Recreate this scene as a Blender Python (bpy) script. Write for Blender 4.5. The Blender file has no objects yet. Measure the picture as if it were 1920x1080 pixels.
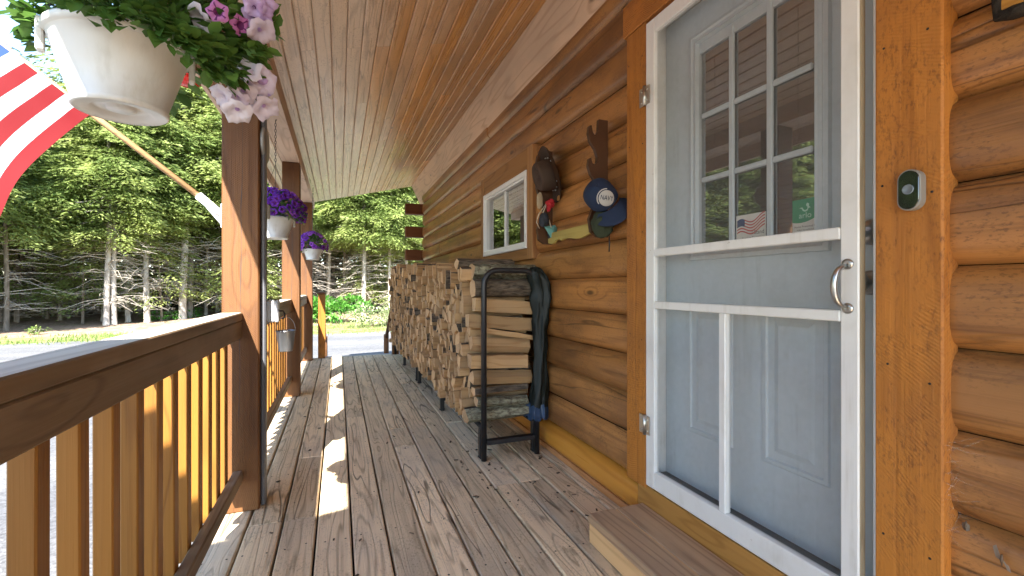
import bpy, math, random
from math import sin, cos, tan, pi, radians, sqrt, atan
from mathutils import Vector, Matrix
R = random.Random(7)
scene = bpy.context.scene
COL = scene.collection
ORG = {}
H = 1.065                       # eye height above the deck
TH = math.atan(324.4 / 853.33)  # camera yaw

def at(u, v, Y=None, X=None, Z=None):
    """point of the place seen at photo pixel u,v on the plane Y=, X= or Z="""
    xc, zc = (u - 960) / 853.33, 1.0
    d = Vector((zc * sin(TH) + xc * cos(TH), zc * cos(TH) - xc * sin(TH), (537 - v) / 853.33))
    t = Y / d.y if Y is not None else (X / d.x if X is not None else (Z - H) / d.z)
    return Vector((0, 0, H)) + d * t

def tag(o, label=None, cat=None, group=None, kind=None):
    if label: o['label'] = label
    if cat: o['category'] = cat
    if group: o['group'] = group
    if kind: o['kind'] = kind
    return o

def empty(name, loc, label, cat, group=None, local=False):
    o = bpy.data.objects.new(name, None)
    COL.objects.link(o)
    o.empty_display_size = .1
    o.location = loc
    ORG[o.name] = Vector((0, 0, 0)) if local else Vector(loc)
    return tag(o, label, cat, group)

def copy_tree(o, parent=None):
    c = o.copy(); COL.objects.link(c); c.parent = parent
    for ch in list(o.children): copy_tree(ch, c)
    return c

# ---------------------------------------------------------------- mesh collector
class MB:
    def __init__(s): s.v, s.f, s.m, s.s = [], [], [], []
    def add(s, vs, fs, mat=0, smooth=False, M=None):
        b = len(s.v)
        for p in vs:
            p = Vector(p)
            s.v.append(M @ p if M is not None else p)
        for f in fs:
            s.f.append([b + i for i in f]); s.m.append(mat); s.s.append(smooth)
        return s
    def convex(s, vs, fs, mat=0, smooth=False, M=None):
        vs = [Vector(p) for p in vs]
        c = sum(vs, Vector()) / len(vs); out = []
        for f in fs:
            a = sum((vs[i] for i in f), Vector()) / len(f)
            n = Vector()
            for i in range(len(f)):
                n += (vs[f[i]] - a).cross(vs[f[(i + 1) % len(f)]] - a)
            out.append(f if n.dot(a - c) >= 0 else f[::-1])
        return s.add(vs, out, mat, smooth, M)
    def box(s, x0, x1, y0, y1, z0, z1, mat=0, b=.003, M=None):
        lo = (min(x0, x1), min(y0, y1), min(z0, z1)); hi = (max(x0, x1), max(y0, y1), max(z0, z1))
        b = min([b] + [(hi[i] - lo[i]) * .45 for i in range(3)])
        vs, ix = [], {}
        for sx in (0, 1):
            for sy in (0, 1):
                for sz in (0, 1):
                    for ax in range(3):
                        p = []
                        for i, sg in enumerate((sx, sy, sz)):
                            e = hi[i] if sg else lo[i]
                            if i != ax: e += -b if sg else b
                            p.append(e)
                        ix[(sx, sy, sz, ax)] = len(vs); vs.append(p)
        fs = []
        for ax in range(3):
            o1, o2 = [i for i in range(3) if i != ax]
            for sg in (0, 1):
                f = []
                for a, c in ((0, 0), (1, 0), (1, 1), (0, 1)):
                    k = [0, 0, 0]; k[ax] = sg; k[o1] = a; k[o2] = c
                    f.append(ix[(*k, ax)])
                fs.append(f)
            for a in (0, 1):
                for c in (0, 1):
                    k0 = [0, 0, 0]; k0[o1] = a; k0[o2] = c; k1 = list(k0); k1[ax] = 1
                    fs.append([ix[(*k0, o1)], ix[(*k1, o1)], ix[(*k1, o2)], ix[(*k0, o2)]])
        for sx in (0, 1):
            for sy in (0, 1):
                for sz in (0, 1): fs.append([ix[(sx, sy, sz, a)] for a in range(3)])
        return s.convex(vs, fs, mat, False, M)
    def tube(s, pts, r, n=10, mat=0, closed=False, caps=True, M=None):
        pts = [Vector(p) for p in pts]; rs = r if isinstance(r, (list, tuple)) else [r] * len(pts)
        vs, fs, ref = [], [], None
        N = len(pts)
        for i, p in enumerate(pts):
            if closed: t = pts[(i + 1) % N] - pts[i - 1]
            else: t = pts[min(i + 1, N - 1)] - pts[max(i - 1, 0)]
            if t.length < 1e-9: t = Vector((0, 0, 1))
            t.normalize()
            if ref is None:
                ref = Vector((0, 0, 1)) if abs(t.z) < .9 else Vector((1, 0, 0))
            a = (ref - t * ref.dot(t))
            if a.length < 1e-6: a = t.orthogonal()
            a.normalize(); ref = a
            b = t.cross(a)
            for k in range(n):
                w = 2 * pi * k / n
                vs.append(p + (a * cos(w) + b * sin(w)) * rs[i])
        for i in range(N if closed else N - 1):
            j = (i + 1) % N
            for k in range(n):
                l = (k + 1) % n
                fs.append([i * n + k, i * n + l, j * n + l, j * n + k])
        if caps and not closed:
            fs.append(list(range(n))[::-1]); fs.append([(N - 1) * n + k for k in range(n)])
        return s.add(vs, fs, mat, True, M)
    def lathe(s, prof, n=32, mat=0, M=None, smooth=True, close=False):
        """profile of (r, z) from bottom outside upward"""
        vs, fs = [], []
        for r, z in prof:
            for k in range(n):
                w = 2 * pi * k / n
                vs.append((r * cos(w), r * sin(w), z))
        L = len(prof)
        for i in range(L - 1):
            for k in range(n):
                l = (k + 1) % n
                fs.append([i * n + k, i * n + l, (i + 1) * n + l, (i + 1) * n + k])
        return s.add(vs, fs, mat, smooth, M)
    def prism(s, poly, axis, a, b, mat=0, M=None, smooth=False):
        """2D outline extruded along axis; outline coordinates are the two other axes in order"""
        def P(p, t):
            q = list(p); q.insert('XYZ'.index(axis), t); return q
        n = len(poly)
        area = sum(poly[i][0] * poly[(i + 1) % n][1] - poly[(i + 1) % n][0] * poly[i][1] for i in range(n))
        if axis == 'Y': area = -area
        if area < 0: poly = poly[::-1]
        if a > b: a, b = b, a
        vs = [P(p, a) for p in poly] + [P(p, b) for p in poly]
        fs = [[i, (i + 1) % n, n + (i + 1) % n, n + i] for i in range(n)]
        s.add(vs, fs, mat, smooth, M)
        s.add(vs, [list(range(n))[::-1], list(range(n, 2 * n))], mat, False, M)
        return s
    def build(s, name, mats, parent=None, tidy=False):
        me = bpy.data.meshes.new(name)
        org = ORG[parent.name] if parent is not None else Vector((0, 0, 0))
        if parent is None and s.v:
            xs = [p.x for p in s.v]; ys = [p.y for p in s.v]; zs = [p.z for p in s.v]
            org = Vector(((min(xs) + max(xs)) / 2, (min(ys) + max(ys)) / 2, min(zs)))
        me.from_pydata([tuple(p - org) for p in s.v], [], s.f)
        if not isinstance(mats, (list, tuple)): mats = [mats]
        for m in mats: me.materials.append(m)
        me.polygons.foreach_set('material_index', s.m)
        me.polygons.foreach_set('use_smooth', s.s)
        me.update()
        o = bpy.data.objects.new(name, me)
        COL.objects.link(o)
        if parent is not None:
            o.parent = parent; ORG[o.name] = org
        else:
            o.location = org; ORG[o.name] = org
        return o

def frame(origin, xaxis, zaxis):
    z = Vector(zaxis).normalized(); x = Vector(xaxis); x = (x - z * x.dot(z)).normalized(); y = z.cross(x)
    M = Matrix((x, y, z)).transposed().to_4x4(); M.translation = Vector(origin)
    return M

def text_geo(body, size, align='CENTER', depth=0.0):
    cu = bpy.data.curves.new('lettering', 'FONT'); cu.body = body; cu.size = size
    cu.align_x = align; cu.align_y = 'CENTER'; cu.extrude = depth; cu.resolution_u = 3
    o = bpy.data.objects.new('lettering', cu); COL.objects.link(o)
    me = o.to_mesh()
    vs = [v.co.copy() for v in me.vertices]; fs = [list(p.vertices) for p in me.polygons]
    o.to_mesh_clear(); bpy.data.objects.remove(o); bpy.data.curves.remove(cu)
    return vs, fs

# ---------------------------------------------------------------- node helper
class NT:
    def __init__(s, name, world=False):
        s.mat = bpy.data.materials.new(name); s.mat.use_nodes = True
        s.t = s.mat.node_tree; s.t.nodes.clear()
        s.out = s.n('ShaderNodeOutputMaterial')
    def n(s, typ, **kw):
        nd = s.t.nodes.new(typ)
        for k, v in kw.items(): setattr(nd, k, v)
        return nd
    def set(s, sock, val):
        if val is None: return
        if isinstance(val, bpy.types.NodeSocket): s.t.links.new(val, sock)
        elif sock.type == 'RGBA' and len(val) == 3: sock.default_value = (*val, 1)
        else: sock.default_value = val
    def math(s, op, a, b=None, c=None, clamp=False):
        nd = s.n('ShaderNodeMath', operation=op, use_clamp=clamp)
        for i, x in enumerate((a, b, c)):
            if x is not None: s.set(nd.inputs[i], x)
        return nd.outputs[0]
    def vmul(s, v, m):
        nd = s.n('ShaderNodeVectorMath', operation='MULTIPLY'); s.set(nd.inputs[0], v); s.set(nd.inputs[1], m); return nd.outputs[0]
    def vadd(s, v, m):
        nd = s.n('ShaderNodeVectorMath', operation='ADD'); s.set(nd.inputs[0], v); s.set(nd.inputs[1], m); return nd.outputs[0]
    def comb(s, x, y, z):
        nd = s.n('ShaderNodeCombineXYZ')
        for i, q in enumerate((x, y, z)): s.set(nd.inputs[i], q)
        return nd.outputs[0]
    def sep(s, v):
        nd = s.n('ShaderNodeSeparateXYZ'); s.set(nd.inputs[0], v); return nd.outputs
    def noise(s, v, scale=1., detail=2., rough=.5, dist=0.):
        nd = s.n('ShaderNodeTexNoise'); s.set(nd.inputs['Vector'], v)
        nd.inputs['Scale'].default_value = scale; nd.inputs['Detail'].default_value = detail
        nd.inputs['Roughness'].default_value = rough; nd.inputs['Distortion'].default_value = dist
        return nd.outputs['Fac']
    def voro(s, v, scale=1., feature='F1', rnd=1.):
        nd = s.n('ShaderNodeTexVoronoi', feature=feature); s.set(nd.inputs['Vector'], v)
        nd.inputs['Scale'].default_value = scale; nd.inputs['Randomness'].default_value = rnd
        return nd.outputs['Distance'], nd.outputs['Color']
    def rng(s, v, a, b, c=0., d=1., smooth=True):
        nd = s.n('ShaderNodeMapRange', interpolation_type='SMOOTHSTEP' if smooth else 'LINEAR')
        s.set(nd.inputs[0], v)
        for i, q in enumerate((a, b, c, d)): s.set(nd.inputs[i + 1], q)
        return nd.outputs[0]
    def mix(s, f, a, b, mode='MIX'):
        nd = s.n('ShaderNodeMix', data_type='RGBA', blend_type=mode)
        s.set(nd.inputs[0], f); s.set(nd.inputs[6], a); s.set(nd.inputs[7], b)
        return nd.outputs[2]
    def scalec(s, col, f):
        nd = s.n('ShaderNodeMix', data_type='RGBA', blend_type='MULTIPLY'); nd.inputs[0].default_value = 1
        s.set(nd.inputs[6], col); s.set(nd.inputs[7], s.comb(f, f, f)); return nd.outputs[2]
    def bump(s, h, strength=.3, dist=.01):
        nd = s.n('ShaderNodeBump'); nd.inputs['Strength'].default_value = strength; nd.inputs['Distance'].default_value = dist
        s.set(nd.inputs['Height'], h); return nd.outputs[0]
    def obj(s): return s.n('ShaderNodeTexCoord').outputs['Object']
    def rnd(s):
        a = s.n('ShaderNodeNewGeometry').outputs['Random Per Island']; b = s.n('ShaderNodeObjectInfo').outputs['Random']
        return s.math('FRACT', s.math('MULTIPLY_ADD', b, 7.31, a))
    def pbsdf(s, col, rough=.5, normal=None, metal=0., spec=.5, **kw):
        nd = s.n('ShaderNodeBsdfPrincipled'); s.set(nd.inputs['Base Color'], col); s.set(nd.inputs['Roughness'], rough)
        nd.inputs['Metallic'].default_value = metal; nd.inputs['Specular IOR Level'].default_value = spec
        if normal is not None: s.set(nd.inputs['Normal'], normal)
        for k, v in kw.items(): s.set(nd.inputs[k], v)
        return nd.outputs[0]
    def surf(s, sh): s.t.links.new(sh, s.out.inputs['Surface']); return s.mat
    def mixsh(s, f, a, b):
        nd = s.n('ShaderNodeMixShader'); s.set(nd.inputs[0], f); s.t.links.new(a, nd.inputs[1]); s.t.links.new(b, nd.inputs[2]); return nd.outputs[0]

def wood(name, c1, c2, axis='Y', fig=5., lines=9., amt=.6, knots=.8, knotc=(.06, .03, .015), rough=.6, bump=.3, var=.25,
         patch=None, pamt=.0, saw=0., fiber=.5, spec=.3, hue=None, crack=0., speck=0., lit_tint=None, ks=3.6):
    t = NT(name); p0 = t.obj(); r = t.rnd()
    p = t.vadd(p0, t.comb(t.math('MULTIPLY', r, 37.), t.math('MULTIPLY', r, 91.), t.math('MULTIPLY', r, 53.)))
    ai = 'XYZ'.index(axis)
    def sc(a, l):
        q = [a, a, a]; q[ai] = l; return t.vmul(p, tuple(q))
    d, kc = t.voro(sc(ks, 1.25 * ks / 3.6), 1.)
    keep = t.math('GREATER_THAN', t.sep(kc)[0], 1. - knots)
    swirl = t.math('MULTIPLY', t.rng(d, 0., .32, 1., 0.), keep)
    n1 = t.noise(sc(fig, fig * .075), 1., 2.5, .45)
    ph = t.math('ADD', t.math('MULTIPLY', n1, lines), t.math('MULTIPLY', swirl, 1.7))
    ring = t.math('PINGPONG', ph, .5)
    line = t.rng(ring, .28, .5)
    fib = t.noise(sc(190., 3.2), 1., 2., .6)
    fib2 = t.noise(sc(45., .9), 1., 2., .5)
    f = t.math('ADD', t.math('MULTIPLY', line, amt), t.math('MULTIPLY', t.math('SUBTRACT', fib, .5), fiber))
    f = t.math('ADD', f, t.math('MULTIPLY', t.math('SUBTRACT', fib2, .5), fiber * 1.3), clamp=True)
    col = t.mix(f, c1, c2)
    if hue is not None:
        col = t.mix(t.math('MULTIPLY', t.rng(t.math('FRACT', t.math('MULTIPLY', r, 17.3)), .3, .9), .7), col, t.mix(f, hue, c2))
    if patch is not None:
        pn = t.noise(sc(2.6, 1.1), 1., 5., .62)
        col = t.mix(t.math('MULTIPLY', t.rng(pn, .42, .68), pamt), col, patch)
    big = t.noise(sc(1.7, .6), 1., 2., .5)
    br = t.math('ADD', t.math('MULTIPLY_ADD', t.math('SUBTRACT', r, .5), var, 1.), t.math('MULTIPLY', t.math('SUBTRACT', big, .5), .5))
    col = t.scalec(col, br)
    k = t.math('MULTIPLY', t.rng(d, .03, .085, 1., 0.), keep)
    col = t.mix(t.math('MULTIPLY', k, .8), col, knotc)
    if lit_tint is not None:   # outdoor light and gloss painted in, paler toward the open side, varying per board
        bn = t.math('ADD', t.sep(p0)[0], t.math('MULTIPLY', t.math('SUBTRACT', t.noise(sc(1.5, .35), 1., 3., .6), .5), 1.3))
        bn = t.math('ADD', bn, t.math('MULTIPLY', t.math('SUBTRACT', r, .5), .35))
        col = t.mix(t.rng(bn, -.35, .55, .8, 0.), col, t.mix(f, lit_tint, tuple(q * .62 for q in lit_tint)))
    if speck > 0:
        sn = t.noise(sc(150., 70.), 1., 3., .65); sm_ = t.noise(p, 7., 3., .6)
        col = t.mix(t.math('MULTIPLY', t.math('MULTIPLY', t.rng(sn, .50, .66), t.rng(sm_, .35, .62)), speck), col, tuple(q * 1.6 for q in knotc))
    ck = None
    if crack > 0:
        cn = t.noise(sc(7., .55), 1., 2., .55, .15)
        ck = t.math('MULTIPLY', t.rng(t.math('ABSOLUTE', t.math('SUBTRACT', cn, .5)), .0, .012, 1., 0.), t.rng(t.noise(sc(2.3, .9), 1., 1., .5), .47, .60))
        col = t.mix(t.math('MULTIPLY', ck, crack), col, tuple(q * .5 for q in knotc))
    h = t.math('ADD', t.math('MULTIPLY', line, -.35), t.math('ADD', t.math('MULTIPLY', fib, .55), t.math('MULTIPLY', fib2, .5)))
    if ck is not None: h = t.math('SUBTRACT', h, t.math('MULTIPLY', ck, 1.2))
    if saw > 0:
        x, y, z = t.sep(p0)
        o1, o2 = [(x, y, z)[i] for i in range(3) if i != ai]; la = (x, y, z)[ai]
        wob = t.noise(p0, 9., 2., .5)
        rad = t.math('SQRT', t.math('ADD', t.math('POWER', t.math('ADD', la, .25), 2.), t.math('POWER', t.math('ADD', t.math('ADD', o1, o2), 1.15), 2.)))
        sw = t.math('SINE', t.math('MULTIPLY_ADD', wob, 16., t.math('MULTIPLY', rad, 820.)))
        br2 = t.rng(t.noise(p0, 14., 3., .6), .35, .65)
        h = t.math('ADD', h, t.math('MULTIPLY', t.math('MULTIPLY', sw, br2), saw))
        pit = t.rng(t.noise(sc(80., 26.), 1., 3., .7), .55, .75)
        h = t.math('SUBTRACT', h, t.math('MULTIPLY', pit, saw * .9))
        col = t.mix(t.math('MULTIPLY', pit, .45), col, knotc)
    rg = t.math('ADD', rough, t.math('MULTIPLY', t.math('SUBTRACT', fib2, .5), .25))
    return t.surf(t.pbsdf(col, rg, t.bump(h, bump, .004), spec=spec))

def plain(name, col, rough=.5, metal=0., spec=.5, nz=0., nscale=30., bump=0., col2=None):
    t = NT(name); p = t.obj(); n = t.noise(p, nscale, 4., .6)
    c = t.mix(t.math('MULTIPLY', n, nz), col, col2 if col2 else tuple(x * .5 for x in col)) if nz else col
    return t.surf(t.pbsdf(c, rough, t.bump(n, bump, .004) if bump else None, metal, spec))

def leafmat(name, c1, c2, trans=.35, rough=.5, big=None):
    t = NT(name); r = t.rnd(); p = t.obj()
    col = t.mix(r, c1, c2)
    if big:
        n = t.noise(p, big[0], 3., .6); col = t.mix(t.rng(n, .35, .65), col, big[1])
    d = t.pbsdf(col, rough, spec=.25)
    tr = t.n('ShaderNodeBsdfTranslucent'); t.set(tr.inputs[0], col)
    return t.surf(t.mixsh(trans, d, tr.outputs[0]))

M = {}
# stained and weathered woods of the cabin
M['deck'] = wood('deck_wood', (.80, .63, .41), (.32, .235, .14), 'Y', 7., 14., .62, .85, (.07, .042, .026), .62, .6, .35, (.49, .42, .32), .55, fiber=1.0, spec=.3, crack=.75, speck=.4)
M['deck_dark'] = plain('deck_underside', (.02, .015, .01), .9)
M['nail'] = plain('nail_head', (.03, .025, .022), .5, .6)
M['ceil'] = wood('ceiling_wood', (.62, .30, .085), (.34, .125, .027), 'Y', 7., 8., .5, .85, (.09, .035, .012), .30, .12, .4, (.40, .22, .10), .6, fiber=.5, spec=1., crack=.3, speck=.35, lit_tint=(.82, .68, .55), ks=6.)
M['fascia'] = wood('fascia_wood', (.68, .46, .30), (.42, .23, .125), 'Y', 5., 12., .6, .85, (.10, .04, .016), .4, .3, .1, (.40, .29, .21), .5, fiber=.4)
M['log'] = wood('log_siding_wood', (.41, .178, .050), (.135, .048, .012), 'Y', 5., 7., .42, .95, (.04, .018, .008), .36, .35, .42, (.15, .065, .024), .8, fiber=1.0, spec=.55, hue=(.42, .20, .065), crack=.6, speck=.5, ks=4.6)
M['logdark'] = wood('log_tail_wood', (.16, .06, .022), (.09, .03, .012), 'X', 5., 8., .5, .3, rough=.6)
M['baselog'] = wood('amber_base_wood', (.62, .27, .04), (.40, .13, .015), 'Y', 5., 7., .5, .5, (.10, .035, .01), .35, .15, .1, spec=.5)
M['trim'] = wood('rough_sawn_trim', (.48, .185, .032), (.27, .092, .016), 'Z', 5., 7., .45, .75, (.06, .022, .010), .6, .6, .12, (.25, .10, .035), .6, saw=.16, fiber=.8, speck=.5)
M['casing'] = wood('window_casing_wood', (.34, .17, .065), (.18, .075, .03), 'Z', 5., 7., .5, .5, rough=.5, bump=.3)
M['post'] = wood('porch_post_wood', (.155, .066, .02), (.08, .031, .010), 'Z', 5., 7., .45, .6, (.07, .028, .012), .6, .6, .12, (.08, .034, .014), .6, speck=.5, saw=.15, fiber=.7)
M['rail'] = wood('railing_wood', (.17, .112, .06), (.075, .045, .023), 'Y', 6., 8., .5, .6, (.05, .025, .012), .55, .3, .1, (.30, .22, .15), .6)
M['balu'] = wood('baluster_wood', (.27, .115, .018), (.15, .054, .009), 'Z', 7., 7., .5, .5, (.07, .03, .01), .5, .3, .35, fiber=.7)
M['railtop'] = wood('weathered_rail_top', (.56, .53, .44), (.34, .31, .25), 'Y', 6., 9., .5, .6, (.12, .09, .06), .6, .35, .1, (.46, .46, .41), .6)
M['beam'] = wood('beam_wood', (.66, .48, .35), (.42, .27, .18), 'Y', 5., 8., .5, .7, (.10, .045, .02), .6, .35, .1, (.42, .31, .23), .5)
M['step'] = wood('step_wood', (.47, .31, .18), (.20, .11, .058), 'Y', 6., 12., .6, .5, rough=.6, bump=.35, patch=(.27, .19, .13), pamt=.5)
M['stepfront'] = wood('pale_step_board', (.62, .40, .20), (.42, .24, .11), 'Y', 6., 9., .5, .6, (.09, .04, .015), .6, .3)
M['riser'] = wood('sill_board_wood', (.50, .25, .065), (.30, .13, .03), 'Y', 6., 8., .5, .6, rough=.45, bump=.2)
def worn(name, col, dirt, chip, rough, streak=(26., 26., 1.6), amt=.5, chips=.5):
    """paint with vertical dirt streaks, smudges and small chips"""
    t = NT(name); p = t.obj()
    st = t.rng(t.noise(t.vmul(p, streak), 1., 4., .6), .48, .75); sm = t.rng(t.noise(p, 5., 4., .65), .40, .70); fi = t.noise(t.vmul(p, (160., 160., 9.)), 1., 2., .5)
    c = t.mix(t.math('MULTIPLY', t.math('MULTIPLY', st, sm), amt), col, dirt)
    c = t.mix(t.math('MULTIPLY', t.rng(t.noise(p, 2.3, 5., .7), .5, .72), amt * .5), c, dirt)
    ch = t.math('MULTIPLY', t.rng(t.noise(p, 55., 3., .7), .70, .73), t.rng(t.noise(p, 3.1, 2., .5), .5, .6))
    c = t.mix(t.math('MULTIPLY', ch, chips), c, chip)
    return t.surf(t.pbsdf(c, rough, t.bump(t.math('SUBTRACT', fi, ch), .10, .003)))
M['white'] = worn('white_door_paint', (.75, .75, .73), (.45, .42, .35), (.33, .26, .18), .42, amt=.6, chips=.8)
M['rawedge'] = wood('worn_door_edge', (.40, .33, .22), (.26, .2, .12), 'Z', 8., 8., .5, .2)
M['greydoor'] = worn('pale_grey_door_paint', (.54, .605, .64), (.36, .38, .38), (.35, .36, .36), .42, amt=.65, chips=.3)
M['vinyl'] = plain('white_vinyl', (.80, .80, .78), .35)
M['steel'] = plain('brushed_steel', (.55, .54, .50), .32, 1., nz=.3)
M['nickel'] = plain('dull_nickel', (.42, .42, .40), .28, 1.)
M['black'] = plain('black_powder_coat', (.013, .013, .015), .42, nz=.3)
M['darkgap'] = plain('dark_weather_strip', (.03, .03, .035), .5)
M['sillmetal'] = plain('dark_threshold_metal', (.10, .10, .12), .35, .7)
M['interior'] = plain('room_paint', (.30, .24, .18), .8)
M['blind'] = plain('blind_slat', (.26, .215, .17), .5)
M['roofing'] = plain('roof_shingle', (.08, .075, .07), .9, nz=.5)
t = NT('screen_mesh'); p = t.obj()
x, y, z = t.sep(p)
sc_d = t.pbsdf((.22, .22, .215), .6, spec=.3); tr = t.n('ShaderNodeBsdfTransparent')
w = t.noise(p, 60., 2., .5)
M['mesh'] = t.surf(t.mixsh(t.math('MULTIPLY_ADD', w, .10, .20), tr.outputs[0], sc_d))
def glassmat(name, tint=(.8, .82, .8), r0=.04):
    t = NT(name); fr = t.n('ShaderNodeFresnel'); fr.inputs[0].default_value = 1.55
    wv = t.bump(t.noise(t.obj(), 3.5, 1., .4), .008, .02); t.set(fr.inputs[1], wv)
    g = t.n('ShaderNodeBsdfGlossy'); g.inputs['Roughness'].default_value = .0; t.set(g.inputs['Normal'], wv)
    tr = t.n('ShaderNodeBsdfTransparent'); t.set(tr.inputs[0], tint)
    return t.surf(t.mixsh(t.math('MULTIPLY_ADD', fr.outputs[0], 1.6, r0, clamp=True), tr.outputs[0], g.outputs[0]))
M['glass'] = glassmat('window_glass', (.50, .52, .50), .35)
M['flagred'] = leafmat('flag_red', (.135, .0025, .0045), (.135, .0025, .0045), .15, .8)
M['flagwhite'] = leafmat('flag_white', (.37, .37, .40), (.37, .37, .40), .15, .7)
M['flagblue'] = leafmat('flag_blue', (.02, .06, .25), (.02, .06, .25), .3, .7)
M['flagpole'] = wood('flag_pole_wood', (.40, .25, .12), (.30, .17, .075), 'X', 8., 5., .3, .1, rough=.4)
M['pot'] = worn('white_pot_plastic', (.60, .60, .57), (.36, .33, .26), (.3, .27, .2), .36, (38., 38., 5.), .55, .5)
M['potdark'] = plain('pot_inside', (.22, .22, .21), .6)
M['leaf'] = leafmat('petunia_leaf', (.055, .13, .025), (.13, .25, .05), .35, .45)
M['leafdk'] = leafmat('purple_basket_leaf', (.05, .13, .025), (.10, .20, .05), .35, .45)
M['stem'] = plain('green_stem', (.10, .17, .05), .5)
M['fwhite'] = leafmat('white_petal', (.78, .74, .78), (.66, .56, .70), .35, .6)
M['flav'] = leafmat('lavender_petal', (.52, .36, .66), (.62, .48, .74), .35, .6)
M['fmag'] = leafmat('magenta_petal', (.45, .10, .36), (.58, .22, .50), .35, .6)
M['fthroat'] = leafmat('dark_throat', (.10, .015, .10), (.16, .03, .14), .2, .6)
M['fpurp'] = leafmat('purple_petal', (.13, .02, .36), (.22, .05, .50), .35, .6)
M['fviolet'] = leafmat('violet_petal', (.32, .07, .50), (.40, .14, .58), .35, .6)
M['endg'] = wood('split_end_grain', (.52, .335, .18), (.34, .20, .095), 'X', 14., 5., .35, .2, (.2, .1, .05), .8, .5, .45, (.36, .25, .16), .5, fiber=.3)
M['split'] = wood('split_wood_face', (.44, .27, .125), (.27, .14, .058), 'X', 9., 7., .5, .5, (.12, .06, .03), .75, .6, .5, (.30, .20, .12), .5)
def bark(name, c1, c2, sc=(40., 40., 40.)):
    t = NT(name); p = t.obj(); q = t.vmul(p, sc)
    n = t.noise(q, 1., 5., .65, .3); d, _ = t.voro(q, .6, 'F1')
    col = t.mix(t.rng(n, .3, .7), c2, c1); col = t.scalec(col, t.math('MULTIPLY_ADD', t.rnd(), .5, .75))
    return t.surf(t.pbsdf(col, .85, t.bump(t.math('ADD', n, d), .8, .012), spec=.2))
M['bark'] = bark('firewood_bark', (.20, .155, .11), (.04, .03, .022), (14., 60., 60.))
M['lichen'] = bark('lichened_bark', (.30, .29, .20), (.07, .055, .035), (30., 60., 60.))
M['trunk'] = bark('grey_trunk_bark', (.50, .45, .39), (.26, .22, .18), (9., 9., 2.2))
M['trunkdk'] = bark('brown_trunk_bark', (.26, .21, .16), (.11, .085, .06), (9., 9., 2.2))
M['twig'] = plain('dead_twig', (.48, .42, .35), .8, nz=.4)
M['needle'] = leafmat('hemlock_needles', (.27, .33, .085), (.47, .53, .20), .6, .6, (.55, (.20, .27, .08)))
M['needledk'] = leafmat('spruce_needles', (.20, .26, .07), (.37, .43, .15), .58, .6, (.5, (.16, .22, .065)))
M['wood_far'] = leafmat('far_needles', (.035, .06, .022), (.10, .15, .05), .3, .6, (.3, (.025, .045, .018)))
M['bush'] = leafmat('bright_bush_leaf', (.07, .22, .03), (.15, .36, .06), .35, .45)
M['palebush'] = leafmat('pale_bush_leaf', (.22, .28, .10), (.45, .46, .28), .35, .6)
M['grassb'] = leafmat('grass_blade', (.10, .17, .035), (.24, .30, .09), .3, .5)
M['tarp'] = plain('dark_green_tarp', (.008, .012, .010), .5, spec=.3, nz=.4, nscale=20., bump=.2)
M['tarpblue'] = plain('blue_tarp_lining', (.03, .065, .14), .4, nz=.4)
M['galv'] = plain('galvanised_steel', (.36, .37, .38), .38, .85, nz=.5, nscale=25.)
M['greybox'] = plain('grey_box_plastic', (.40, .41, .42), .5)
M['greypipe'] = plain('dark_grey_conduit', (.10, .10, .11), .45)
M['cream'] = plain('cream_enamel', (.25, .24, .215), .45)
M['redplastic'] = plain('red_feeder_plastic', (.65, .02, .015), .2, spec=.6)
M['navy'] = plain('navy_cotton', (.008, .019, .052), .85, nz=.3, bump=.15)
M['navydk'] = plain('dark_navy_cotton', (.010, .018, .05), .85, nz=.3)
M['patchw'] = plain('white_embroidery', (.40, .385, .36), .8)
M['felt'] = plain('brown_felt', (.055, .030, .018), .8, nz=.4, bump=.1)
M['felttan'] = plain('tan_hat_lining', (.36, .29, .19), .8)
M['knit'] = plain('dark_green_knit', (.03, .04, .018), .9, nz=.5, nscale=120., bump=.5)
M['redcloth'] = plain('red_cloth', (.45, .02, .03), .8)
M['strap'] = plain('pale_strap', (.55, .50, .40), .7)
M['pouch'] = plain('dark_pouch_cloth', (.02, .025, .035), .7)
M['teal'] = plain('teal_cloth', (.14, .36, .34), .8, nz=.3)
M['rackwood'] = wood('dark_gun_rack_wood', (.07, .032, .016), (.03, .014, .008), 'Z', 6., 7., .5, .2, rough=.4)
M['rackgreen'] = wood('pale_green_shelf_wood', (.46, .36, .11), (.32, .24, .07), 'Y', 6., 7., .5, .4, rough=.5)
M['screenblk'] = plain('black_glass', (.008, .010, .012), .06, spec=.8)
M['lens'] = plain('button_lens', (.16, .20, .23), .15, spec=.7)
M['signwood'] = wood('varnished_plaque', (.46, .22, .045), (.27, .11, .02), 'Y', 7., 9., .5, .3, rough=.3)
M['signbark'] = bark('plaque_bark', (.05, .04, .03), (.015, .012, .010))
M['stickw'] = plain('sticker_white', (.66, .65, .60), .5)
M['stickg'] = plain('sticker_green', (.02, .25, .11), .5)
M['stickgl'] = plain('sticker_pale_green', (.45, .68, .55), .5)
M['stickr'] = plain('sticker_red', (.48, .10, .09), .5)
M['stickb'] = plain('sticker_blue', (.04, .06, .14), .5)
M['ink'] = plain('black_ink', (.02, .02, .025), .5)
M['wing'] = leafmat('moth_wing', (.30, .25, .20), (.20, .16, .12), .3, .7)
M['mothb'] = plain('moth_body', (.12, .08, .05), .8)
t = NT('spider_silk'); tr = t.n('ShaderNodeBsdfTransparent')
M['silk'] = t.surf(t.mixsh(.25, tr.outputs[0], t.pbsdf((.5, .47, .4), .6)))
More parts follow.
